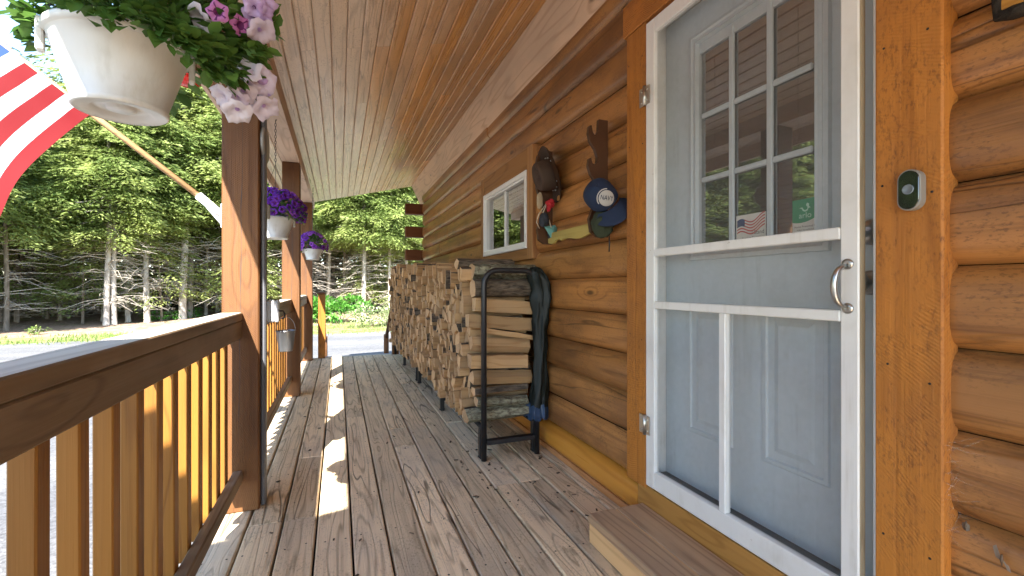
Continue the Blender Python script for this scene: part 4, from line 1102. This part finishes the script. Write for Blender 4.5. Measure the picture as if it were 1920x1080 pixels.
for k in range(nb_ - 1): fs.append([e5[k], nT + e5[k], nT + e5[k + 1], e5[k + 1]])
for s in range(5):
    for k in (0, nb_ - 1): fs.append([s * nb_ + k, nT + s * nb_ + k, nT + (s + 1) * nb_ + k, (s + 1) * nb_ + k])
q.add(top + bot, fs, 0, True, CM); q.build('bill', M['navy'], cp)
q = MB(); bn = Vector((.78, 0, .62)).normalized(); RT = CM.to_3x3().transposed(); e2 = RT @ Vector((.92, -.30, -.12)); e2 = (e2 - bn * e2.dot(bn)).normalized(); e1 = bn.cross(e2)
# badge directions: e2 to the right, e1 upward
if (CM.to_3x3() @ e1).z < 0: e1 = -e1
def onc(x, y, lift):
    d = (bn * .083 + e2 * x + e1 * y); d = Vector((d.x / 1.12, d.y / .95, d.z)).normalized()
    d = Vector((d.x * 1.12, d.y * .95, d.z)) * (.082 + lift); return d
nr = 24; vs = [onc(0, 0, .0075)]
for rr in (.015, .026, .035): vs += [onc(rr * cos(w), rr * sin(w), .0072) for w in [2 * pi * k / nr for k in range(nr)]]
fs = [[0, 1 + k, 1 + (k + 1) % nr] for k in range(nr)]
for i in range(2): fs += [[1 + i * nr + k, 1 + (i + 1) * nr + k, 1 + (i + 1) * nr + (k + 1) % nr, 1 + i * nr + (k + 1) % nr] for k in range(nr)]
q.add(vs, fs, 0, True, CM)
vs, fs = text_geo('NAVY', .021); q.add([onc(v.x * .98, v.y * 1.35, .0095) for v in vs], fs, 1, False, CM)
q.add([onc(.040 * cos(w), .040 * sin(w), .0065) for w in [1.6 + 2.4 * k / 12 for k in range(13)]] + [onc(.046 * cos(w), .046 * sin(w), .0065) for w in [1.6 + 2.4 * k / 12 for k in range(13)]], [[k, k + 1, 14 + k, 13 + k] for k in range(12)], 0, True, CM)
q.build('badge', [M['patchw'], M['navydk']], cp)

def blob(mb, c, rad, seed, amp=.12, mat=0, n=22, m=14, Mx=None):
    qq = random.Random(seed); ph = [(qq.uniform(2, 6), qq.uniform(2, 6), qq.uniform(0, 6)) for _ in range(5)]
    vs, fs = [], []
    for i in range(m + 1):
        e = pi * i / m
        for k in range(n):
            w = 2 * pi * k / n; d = Vector((sin(e) * cos(w), sin(e) * sin(w), cos(e)))
            a = 1 + amp * sum(sin(d.x * p[0] * 1.6 + d.y * p[1] * 1.6 + d.z * 5 + p[2]) for p in ph) / 2.2
            vs.append((c[0] + d.x * rad[0] * a, c[1] + d.y * rad[1] * a, c[2] + d.z * rad[2] * a))
    for i in range(m):
        for k in range(n): fs.append([i * n + k, (i + 1) * n + k, (i + 1) * n + (k + 1) % n, i * n + (k + 1) % n])
    return mb.add(vs, fs, mat, True, Mx)
k0 = at(1129, 420, Y=1.91)
kn = empty('knit_hat', k0, 'dark green crumpled knit hat hanging just under the navy cap', 'hat')
q = MB(); blob(q, k0, (.052, .05, .062), 3, .16); q.build('body', M['knit'], kn)
q = MB(); a = at(1142, 440, Y=1.88); b = at(1142, 472, Y=1.88); q.tube([a, (a + b) / 2 + Vector((.002, 0, 0)), b], .0035, 6); q.build('drawstring', M['black'], kn)
# brown brimmed hat
hc = at(1036, 326, Y=2.53); ax = Vector((-.95, .06, -.28)).normalized()
HM = frame(hc, (0, .1, 1), ax)
ht = empty('brimmed_hat', hc, 'brown felt hat with studded band hung at the top of the wall rack', 'hat')
q = MB(); n = 40
prof = [(.158, .020), (.15, .008), (.12, -.004), (.088, 0), (.086, .02), (.083, .06), (.078, .095), (.068, .110), (.045, .104), (.02, .092), (0, .09)]
vs = []
for r, z in prof:
    for k in range(n):
        w = 2 * pi * k / n
        vs.append((r * cos(w) * 1.12, r * sin(w) * .86, z + (.03 * (sin(w) ** 2) * (r > .1) * ((r - .088) / .07)) - (.02 * abs(cos(w)) ** 2 * (r < .07) * (z > .08) * (.07 - r) / .07)))
fs = [[i * n + k, i * n + (k + 1) % n, (i + 1) * n + (k + 1) % n, (i + 1) * n + k] for i in range(len(prof) - 1) for k in range(n)]
q.add(vs, fs, 0, True, HM); q.build('crown', M['felt'], ht)
q = MB(); q.add([(.0885 * cos(w) * 1.12, .0885 * sin(w) * .86, z) for z in (.004, .024) for w in [2 * pi * k / n for k in range(n)]], [[k, (k + 1) % n, n + (k + 1) % n, n + k] for k in range(n)], 0, True, HM)
for k in range(14):
    w = 2 * pi * k / 14; blob(q, (.091 * cos(w) * 1.12, .091 * sin(w) * .86, .014), (.006, .006, .006), 1, 0, 1, 8, 6, HM)
q.build('hat_band', [M['rackwood'], M['nickel']], ht)
q = MB(); a = at(1012, 372, Y=2.52); blob(q, a + Vector((0, 0, -.015)), (.020, .008, .050), 4, .06); q.build('hat_flap', M['felttan'], ht)
q = MB(); a = at(1031, 382, Y=2.55); blob(q, a, (.026, .03, .024), 5, .25); blob(q, a + Vector((-.012, -.01, -.028)), (.012, .014, .02), 6, .25); o = q.build('red_cloth', M['redcloth']); tag(o, 'small red cloth knotted on the wall rack below the brown hat', 'cloth')
a = at(1020, 412, Y=2.54); pc = empty('hanging_pouch', a, 'dark pouch on a pale looped strap hanging under the red cloth', 'pouch')
q = MB(); blob(q, a + Vector((0, 0, 0)), (.03, .026, .042), 9, .12); q.build('pouch', M['pouch'], pc)
q = MB(); b = at(1027, 378, Y=2.55); q.tube([b, a + Vector((-.036, 0, .03)), a + Vector((-.05, 0, -.02)), a + Vector((-.03, 0, -.055))], .003, 6); q.tube([b, a + Vector((-.008, 0, .04)), a + Vector((.035, 0, .0)), a + Vector((.048, 0, -.045))], .004, 6); q.build('strap', M['strap'], pc)
q = MB(); a = at(1034, 436, Y=2.55)
q.add([a + Vector(v) for v in ((-.05, 0, .035), (.02, -.01, .045), (.035, -.005, .03), (.03, -.012, -.02), (.008, -.008, -.06), (-.02, -.012, -.02), (0, -.025, .01))], [[0, 6, 1], [1, 6, 2], [2, 6, 3], [3, 6, 4], [4, 6, 5], [5, 6, 0]], 0, False)
blob(q, a + Vector((.01, .012, -.005)), (.03, .02, .04), 14, .15, 1); o = q.build('folded_bandana', [M['teal'], M['pouch']]); tag(o, 'teal and black folded bandana at the foot of the wall rack', 'bandana')

# ---------------------------------------------------------------- doorbell, plaque, moths, web
def stadium(hw, hh, n=12): return [(hw * cos(w), hh + hw * sin(w)) for w in [pi * k / n for k in range(n + 1)]] + [(hw * cos(w), -hh + hw * sin(w)) for w in [pi + pi * k / n for k in range(n + 1)]]
by_, bz_ = .652, 1.286
db = empty('video_doorbell', (1.239, by_, bz_), 'small capsule shaped doorbell with black glass face on the right door casing', 'doorbell')
q = MB()
def slab(mb, hw, hh, x0, x1, mat, cap=True, hw2=None):
    A = stadium(hw, hh); Bq = stadium(hw2 or hw, hh); n = len(A)
    vs = [(x0, by_ + a, bz_ + b) for a, b in A] + [(x1, by_ + a, bz_ + b) for a, b in Bq]
    mb.add(vs, [[i, n + i, n + (i + 1) % n, (i + 1) % n] for i in range(n)], mat, True)
    mb.add(vs, [[n + i for i in range(n)]], mat)
slab(q, .0235, .0235, 1.2395, 1.221, 0); slab(q, .0235, .0235, 1.221, 1.2195, 0, hw2=.022); q.build('body', M['cream'], db)
q = MB(); slab(q, .0205, .0235, 1.2194, 1.2180, 0, hw2=.0195); q.build('face', M['screenblk'], db)
q = MB(); q.lathe([(.0115, 0), (.0115, .0015), (.0095, .002), (.0085, .0008), (0, .0002)], 24, 0, frame((1.218, by_, bz_ + .001), (0, 1, 0), (-1, 0, 0))); q.build('button', M['lens'], db)
q = MB(); sgr = random.Random(2)
o = empty('bark_edged_plaque', (1.235, .40, 1.72), 'varnished wooden plaque with dark bark edge on the logs right of the door', 'plaque')
q.box(1.216, 1.236, .29, .498, 1.605, 1.88, 0, .004); q.build('board', M['signwood'], o)
q = MB(); per = [(.50, 1.6 + .28 * k / 12) for k in range(12, -1, -1)] + [(.50 - .21 * k / 10, 1.598) for k in range(1, 11)]
q.tube([(1.226, y + sgr.uniform(-.002, .002), z + sgr.uniform(-.003, .003)) for y, z in per], [.011 + sgr.uniform(-.002, .004) for _ in per], 9); q.build('bark_edge', M['signbark'], o)
for (u, v, X, lab, a0) in ((1813, 985, 1.285, 'pale moth with folded wings clinging to the logs at lower right', 0), (1880, 1048, 1.262, 'brown spread winged moth on the bottom logs at lower right', 1)):
    c = at(u, v, X=X); mo = empty('moth', c, lab, 'moth', 'moths on the logs')
    q = MB(); q.tube([c + Vector((-.003, 0, .010)), c + Vector((-.005, 0, 0)), c + Vector((-.003, 0, -.013))], [.0015, .003, .001], 8); q.build('body', M['mothb'], mo)
    for s in (1, -1):
        w = MB()
        if a0 == 0: pts = [(-.006, s * .001, .008), (-.004, s * .007, .004), (-.003, s * .006, -.014), (-.004, s * .002, -.017), (-.007, s * .001, -.004)]
        else: pts = [(-.004, s * .001, .004), (-.004, s * .008, .022 * s + .004), (-.003, s * .014, .020 * s), (-.002, s * .010, .004 * s - .004), (-.004, s * .002, -.004)]
        w.add([c + Vector(p) for p in pts], [[0, 1, 2, 3, 4]]); w.build('wing', M['wing'], mo)
q = MB(); wr = random.Random(6)
for k in range(40):
    a = Vector((wr.uniform(1.24, 1.268), .597, wr.uniform(.5, .72))); b = Vector((wr.uniform(1.268, 1.30), .597 - abs(wr.gauss(0, .028)) - .004, a.z + wr.gauss(0, .035)))
    q.tube([a, (a + b) / 2 + Vector((0, 0, -.003)), b], .00032, 4, caps=False)
o = q.build('cobweb', M['silk']); tag(o, 'wispy cobweb in the corner between the right door casing and the logs', 'cobweb')
# ---------------------------------------------------------------- trees
def spray(mb, p, d, q, l, w, mat=0):
    """flat spray of needles: a small kite of two faces, drooping a little"""
    d = d.normalized(); s = d.cross(Vector((q.uniform(-1., 1.), q.uniform(-1., 1.), 1)))
    if s.length < 1e-3: s = d.orthogonal()
    s.normalize()
    mb.add([p, p + d * l * .45 + s * w * .5, p + d * l + Vector((0, 0, -.12 * l)), p + d * l * .45 - s * w * .5], [[0, 1, 2, 3]], mat)
def conifer(name, seed, Ht, Rm, base, nb, trunk_r, mneedle, mtrunk, ndead, lean=0., density=1., big=1.):
    """tapered trunk, bare dead branches below, layered drooping sprays above"""
    q = random.Random(seed)
    root = empty(name, (0, 0, 0), None, None, local=True)
    lx, ly = lean * q.uniform(-1, 1), lean * q.uniform(-1, 1)
    ax = lambda z: Vector((lx * z + .05 * sin(z * .7 + seed), ly * z + .05 * sin(z * .6 + 2 * seed), z))
    t = MB(); zs = [-.1, .1, .35] + [Ht * k / 14 for k in range(1, 15)]
    t.tube([ax(z) for z in zs], [trunk_r * (1.35 if z < .05 else (1.12 if z < .3 else 1)) * max(.06, (1 - z / Ht)) ** .8 for z in zs], 12)
    for k in range(14):
        z = q.uniform(base, Ht * .9); w = q.uniform(0, 6.28); c = ax(z); L = Rm * (1 - z / Ht) * .8 + .2
        t.tube([c, c + Vector((cos(w) * L * .5, sin(w) * L * .5, .08 * L)), c + Vector((cos(w) * L, sin(w) * L, -.05 * L))], [.03 * (1 - z / Ht) + .008, .015, .004], 5)
    t.build('trunk', mtrunk, root)
    db_ = MB()
    for k in range(ndead):
        z = q.uniform(.8, base + 1.6); w = q.uniform(0, 6.28); L = q.uniform(.5, 1.9); c = ax(z)
        d = Vector((cos(w), sin(w), q.uniform(-.25, .12)))
        m = c + d * L * .5 + Vector((0, 0, q.uniform(-.02, .08))); e = c + d * L + Vector((q.uniform(-.2, .2), q.uniform(-.2, .2), q.uniform(-.3, .05)))
        db_.tube([c, m, e], [.014, .009, .003], 4, caps=False)
        for _ in range(q.randint(1, 4)):
            f = q.uniform(.3, .9); p = c.lerp(e, f); w2 = w + q.uniform(-1, 1)
            db_.tube([p, p + Vector((cos(w2), sin(w2), q.uniform(-.4, .2))) * L * .35], [.006, .002], 3, caps=False)
    if ndead: db_.build('bare_branches', M['twig'], root)
    cr = MB()
    for k in range(nb):
        f = (k + q.random()) / nb; z = base + (Ht - base) * f ** 1.05
        tt = (z - base) / (Ht - base); w = k * 2.4 + q.uniform(-.5, .5)
        L = (Rm * (1 - tt) ** .75 * (.55 + .45 * min(1, tt * 6 + .35)) + .25) * q.uniform(.65, 1.12)
        c = ax(z); d = Vector((cos(w), sin(w), 0)); sd_ = Vector((-sin(w), cos(w), 0))
        rise = q.uniform(.02, .22); droop = q.uniform(.18, .42)
        P_ = lambda s: c + d * L * s + Vector((0, 0, L * (rise * s - droop * s * s)))
        st = .2 if L > 1 else .1
        s = st
        while s <= 1.0:
            p = P_(s)
            for sg in (-1, 1):
                tl = (.62 * (1.08 - s) * L * .55 + .16) * q.uniform(.7, 1.15)
                td = (d * .62 + sd_ * sg * .8 + Vector((0, 0, -.16))).normalized()
                n = max(1, int(tl / .062 * density))
                for i in range(n):
                    pp = p + td * tl * (i + .3) / n + Vector((q.uniform(-.09, .09), q.uniform(-.09, .09), q.uniform(-.26, .09)))
                    dd = td + sd_ * q.uniform(-.7, .7) + d * q.uniform(-.3, .6) + Vector((0, 0, q.uniform(-.35, .1)))
                    spray(cr, pp, dd, q, q.uniform(.09, .18) * big, q.uniform(.032, .058) * big)
            spray(cr, p, d + Vector((0, 0, -.2)), q, .2 * big, .09 * big)
            s += .15 / max(L, .6)
    cr.build('crown', mneedle, root)
    return root
protoA = conifer('hemlock_tree', 1, 14.5, 2.7, 3.7, 215, .12, M['needle'], M['trunk'], 45, big=1.35)
protoB = conifer('hemlock_tree', 2, 15.5, 3.0, 4.2, 220, .10, M['needle'], M['trunk'], 90, big=1.35)
protoC = conifer('spruce_tree', 3, 16, 2.6, 4.1, 205, .12, M['needledk'], M['trunk'], 130, big=1.3)
protoD = conifer('hemlock_tree', 4, 10.2, 2.5, 3.4, 160, .08, M['needle'], M['trunkdk'], 60, big=1.2)
protoE = conifer('spruce_tree', 5, 10.8, 2.3, 3.8, 150, .095, M['needledk'], M['trunkdk'], 100, big=1.2)
protoF = conifer('young_hemlock', 6, 5.2, 1.9, .9, 60, .05, M['needle'], M['trunkdk'], 6)
used = set()
def plant(proto, x, y, rot, sc, label, group, cat='tree'):
    o = proto if proto.name not in used else copy_tree(proto)
    used.add(proto.name)
    gz = GZ - .05
    o.location = (x, y, gz); o.rotation_euler = (0, 0, rot); o.scale = (sc, sc, sc)
    tag(o, label, cat, group); return o
q = random.Random(17)
front = [  # base pixel u, base pixel v, prototype, scale, label
    (10, 621, protoD, .95, 'thin conifer at the far left edge, in front of the flag'),
    (33, 606, protoE, .9, 'slim conifer second from the left edge of the view'),
    (88, 602, protoD, 1.0, 'grey conifer leaning slightly, standing before a darker trunk under the flag'),
    (101, 597, protoE, 1.05, 'dark brown trunk close behind the leaning grey conifer'),
    (141, 598, protoD, .9, 'thin mossy trunk between the dark brown trunk and the twin trunks'),
    (203, 611, protoB, 1.0, 'left one of the twin pale trunks growing from one foot'),
    (214, 610, protoA, .85, 'right one of the twin pale trunks growing from one foot'),
    (240, 604, protoC, .8, 'mossy footed trunk just right of the twin pale trunks'),
    (276, 606, protoC, .95, 'straight trunk with many dead branches, midway between twin trunks and white bracket'),
    (346, 601, protoA, 1.25, 'thickest pale trunk, standing left of the white flag bracket'),
    (388, 593, protoB, .85, 'slender pale trunk straight below the white flag bracket'),
    (407, 588, protoC, .8, 'dark trunk half hidden beside the near porch post'),
    (616, 590, protoB, .95, 'slim pale trunk behind the round topped amber stair post'),
    (681, 588, protoA, 1.3, 'stout straight pale trunk rising behind the bright green bush'),
    (732, 592, protoB, .9, 'thin trunk right behind the brown stair post by the firewood'),
]
for u, v, pr_, s, lab in front:
    p = at(u, v, Z=GZ)
    plant(pr_, p.x, p.y, q.uniform(0, 6.28), s, lab, 'conifers along the forest edge')
# deeper rows, left belt beyond the frame (seen in the door glass), right side
spots = []
def tryspot(x, y, md):
    for a, b in spots:
        if (a - x) ** 2 + (b - y) ** 2 < md * md: return
    spots.append((x, y))
for _ in range(900):
    x = q.uniform(-26, 9); y = q.uniform(24.2, 36)
    if len(spots) < 78: tryspot(x, y, 1.7)
k0_ = len(spots)
for i, (x, y) in enumerate(spots):
    az = atan(x / y)
    low = az < -.37
    pr_ = q.choice((protoD, protoE)) if low else q.choice((protoA, protoB, protoC, protoC))
    plant(pr_, x, y, q.uniform(0, 6.28), q.uniform(.85, 1.1) * (1.12 if low and y > 28 else 1), 'conifer deeper in the wood behind the edge trees', 'conifers deeper in the wood')
for k in range(16):
    x = -21 - q.uniform(0, 5); y = 20 - k * 1.9 + q.uniform(-.6, .6)
    plant(q.choice((protoA, protoB, protoD)), x, y, q.uniform(0, 6.28), q.uniform(.8, 1.05), 'conifer across the drive, seen only as a reflection in the door glass', 'conifers across the drive')
for k in range(34):
    a_ = -radians(33 + 30 * k / 34 + q.uniform(-1, 1)); r_ = q.uniform(20.5, 23) + 2.2 * (k % 2)
    plant(q.choice((protoA, protoB, protoC)), r_ * sin(a_), r_ * cos(a_), q.uniform(0, 6.28), q.uniform(.8, 1.0), 'conifer across the drive, seen only as a reflection in the door glass', 'conifers across the drive')
for x, y, s, lab in ((-9.6, 23.2, 1.0, 'young hemlock with low boughs left of the twin trunks'), (-7.2, 23.8, 1.15, 'young hemlock behind the twin pale trunks'), (-3.9, 24.4, 1.1, 'young hemlock seen between the first two porch posts'), (1.4, 26.5, 1.0, 'young hemlock to the left of the stout straight trunk'), (3.2, 25.6, 1.1, 'young hemlock behind the firewood stair post'), (-12.2, 24.5, 1.1, 'young hemlock at the left edge behind the slim conifers')):
    plant(protoF, x, y, q.uniform(0, 6.28), s, lab, 'young hemlocks under the trees')
# far wood: one mass of dark boughs behind everything
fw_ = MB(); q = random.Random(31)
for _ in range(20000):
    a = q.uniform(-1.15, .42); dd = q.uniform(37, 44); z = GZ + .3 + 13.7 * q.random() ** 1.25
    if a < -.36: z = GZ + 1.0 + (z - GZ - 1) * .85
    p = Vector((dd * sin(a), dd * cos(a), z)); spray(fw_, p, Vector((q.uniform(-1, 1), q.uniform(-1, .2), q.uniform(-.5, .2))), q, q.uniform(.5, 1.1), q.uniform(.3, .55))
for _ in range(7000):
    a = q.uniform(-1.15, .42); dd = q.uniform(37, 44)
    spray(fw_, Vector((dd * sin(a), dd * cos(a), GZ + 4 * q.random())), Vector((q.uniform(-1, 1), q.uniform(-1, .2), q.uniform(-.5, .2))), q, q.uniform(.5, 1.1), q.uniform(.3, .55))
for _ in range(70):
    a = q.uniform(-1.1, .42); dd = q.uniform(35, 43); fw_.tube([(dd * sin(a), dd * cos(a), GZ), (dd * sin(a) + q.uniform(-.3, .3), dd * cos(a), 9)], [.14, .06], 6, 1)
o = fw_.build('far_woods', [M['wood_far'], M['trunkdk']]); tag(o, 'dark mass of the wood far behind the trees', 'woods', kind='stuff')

# bushes, fallen brush and grass
def bush(name, c, rx, rz, n, mat, l, seed, label, stemm=None):
    q = random.Random(seed); root = empty(name, c, label, 'bush')
    f = MB(); c = Vector(c)
    lobes = [(c + Vector((q.uniform(-.7, .7) * rx, q.uniform(-.5, .5) * rx, rz * q.uniform(.35, .8))), rx * q.uniform(.3, .5), rz * q.uniform(.25, .45)) for _ in range(9)]
    for _ in range(n):
        lc, lr, lz = q.choice(lobes); d = Vector((q.gauss(0, 1), q.gauss(0, 1), q.gauss(0, 1))).normalized()
        p = lc + Vector((d.x * lr, d.y * lr, d.z * lz)) * q.uniform(.6, 1.08)
        if p.z < c.z + .02: continue
        leaf(f, p, d + Vector((q.uniform(-.5, .5), q.uniform(-.5, .5), q.uniform(-.5, .2))), Vector((0, 0, 1)), l * q.uniform(.6, 1.2), l * .6)
    f.build('foliage', mat, root)
    s = MB()
    for lc, lr, lz in lobes:
        s.tube([c + (lc - c) * .05, c.lerp(lc, .5) + Vector((0, 0, .1)), lc], [.015, .01, .005], 5)
    s.build('stem', M['twig'], root); return root
p = at(640, 604, Z=GZ); bush('leafy_bush', (p.x, p.y, GZ), 1.35, 1.05, 1500, M['bush'], .17, 1, 'bright green leafy bush at the forest edge left of the stout trunk')
p = at(604, 606, Z=GZ); bush('leafy_bush', (p.x - .6, p.y + .4, GZ), 1.0, .85, 800, M['bush'], .17, 6, 'smaller green bush behind the round topped stair post')
p = at(700, 612, Z=GZ); bush('pale_bush', (p.x, p.y, GZ), 1.0, .75, 900, M['palebush'], .12, 2, 'pale straw coloured shrub at the lawn edge right of the stout trunk')
p = at(728, 600, Z=GZ); bush('pale_bush', (p.x + .3, p.y, GZ), .6, 1.0, 400, M['palebush'], .12, 7, 'pale flowering shrub close behind the firewood stair post')
p = at(330, 600, Z=GZ); bush('low_green_bush', (p.x - .35, p.y - .4, GZ), .75, .38, 420, M['bush'], .10, 3, 'low green plants at the foot of the thickest trunk')
p = at(368, 596, Z=GZ); bush('low_green_bush', (p.x, p.y, GZ), .5, .45, 280, M['bush'], .10, 8, 'low green plants right of the thickest trunk')
p = at(68, 628, Z=GZ); bush('dandelion_clump', (p.x, p.y, GZ), .26, .22, 140, M['grassb'], .08, 4, 'small yellow green clump on the lawn at left')
q = random.Random(44)
for k, (u, v, lab) in enumerate(((58, 600, 'heap of fallen dead brush between the slim conifer and leaning trunk'), (130, 594, 'heap of fallen brush behind the thin mossy trunk'), (300, 592, 'fallen dead branches left of the thickest trunk'), (705, 586, 'fallen log and branches in shade behind the pale shrub'))):
    p = at(u, v, Z=GZ); b = MB()
    for _ in range(46):
        a = Vector((p.x + q.gauss(0, .7), p.y + q.gauss(0, .5), GZ + abs(q.gauss(0, .22)))); w = q.uniform(0, 6.28); L = q.uniform(.4, 1.5)
        b.tube([a, a + Vector((cos(w), sin(w), q.uniform(-.15, .35))) * L * .5, a + Vector((cos(w + .3), sin(w + .3), q.uniform(-.2, .4))) * L], [.02, .014, .004], 4, caps=False)
    o = b.build('brush_pile', M['twig']); tag(o, lab, 'brush pile', 'piles of fallen brush')
ch = MB()
for _ in range(150):
    x = q.uniform(.62, 1.2) if q.random() < .6 else q.uniform(-.5, 1.2); y = q.uniform(2.0, 7.2) if q.random() < .8 else q.uniform(1.2, 3)
    w = q.uniform(0, 6.28); l = q.uniform(.006, .03); s_ = q.uniform(.002, .007); dx, dy = cos(w), sin(w)
    ch.box(-l / 2, l / 2, -s_, s_, 0, .002 + .4 * s_, 0, .0005, Matrix.Translation((x, y, .003)) @ Matrix.Rotation(w, 4, 'Z') @ Matrix.Rotation(q.uniform(-.1, .1), 4, 'Y'))
o = ch.build('bark_chips', M['bark']); tag(o, 'crumbs of bark and splinters scattered on the boards along the firewood', 'bark chips', kind='stuff')
g = MB()
for _ in range(9000):
    x = q.uniform(-17, 6); y = 15.7 + (2.3 if x < -6 else (6.2 if x > 0 else 2.3 + 3.9 * (x + 6) / 6)) * q.random() ** .9
    if sin(x * 1.7 + y * 1.1) + sin(x * .6 - y * 2.) + q.uniform(-1, 1) < -.6: continue
    if q.random() < .18: y = 15.7 + q.gauss(0, .28)
    h = q.uniform(.05, .13); w = q.uniform(0, 6.28)
    g.add([(x, y, GZ), (x + .03 * cos(w), y + .03 * sin(w), GZ), (x + q.uniform(-.05, .05), y + q.uniform(-.05, .05), GZ + h)], [[0, 1, 2]])
o = g.build('grass', M['grassb']); tag(o, 'short sparse grass between the drive and the trees', 'grass', kind='stuff')

# ---------------------------------------------------------------- light, sky, camera
sd_ = Vector((-1., -3.0, 2.9)).normalized()          # towards the sun
el = math.asin(sd_.z); az_ = math.atan2(sd_.x, sd_.y)
w = bpy.data.worlds.new('World'); scene.world = w; w.use_nodes = True
nt = w.node_tree; bg = nt.nodes['Background']
sky = nt.nodes.new('ShaderNodeTexSky'); sky.sky_type = 'NISHITA'; sky.sun_disc = False
sky.sun_elevation = el; sky.sun_rotation = az_; sky.air_density = 1.; sky.dust_density = .3; sky.ozone_density = 1.6
nt.links.new(sky.outputs[0], bg.inputs[0]); bg.inputs[1].default_value = .14
L = bpy.data.lights.new('sun', 'SUN'); L.energy = SUN_E; L.angle = radians(.53); L.color = (1., .965, .91)
lo = bpy.data.objects.new('sun', L); COL.objects.link(lo); lo.rotation_euler = sd_.to_track_quat('Z', 'Y').to_euler(); lo.location = (-8, -20, 25)
cam = bpy.data.cameras.new('camera'); cam.sensor_width = 36; cam.lens = 16.; cam.clip_start = .02; cam.clip_end = 1500; cam.shift_y = -3 / 1920
co_ = bpy.data.objects.new('camera', cam); COL.objects.link(co_); co_.location = (0, 0, H); co_.rotation_euler = (pi / 2, 0, -TH)
scene.camera = co_
scene.view_settings.view_transform = 'Standard'; scene.view_settings.look = 'None'; scene.view_settings.gamma = 1; scene.view_settings.exposure = EXPO
scene.cycles.use_denoising = True
scene.cycles.max_bounces = 10; scene.cycles.diffuse_bounces = 5; scene.cycles.glossy_bounces = 4; scene.cycles.transparent_max_bounces = 24; scene.cycles.transmission_bounces = 4
scene.cycles.sample_clamp_indirect = 8
scene.cycles.caustics_reflective = False; scene.cycles.caustics_refractive = False
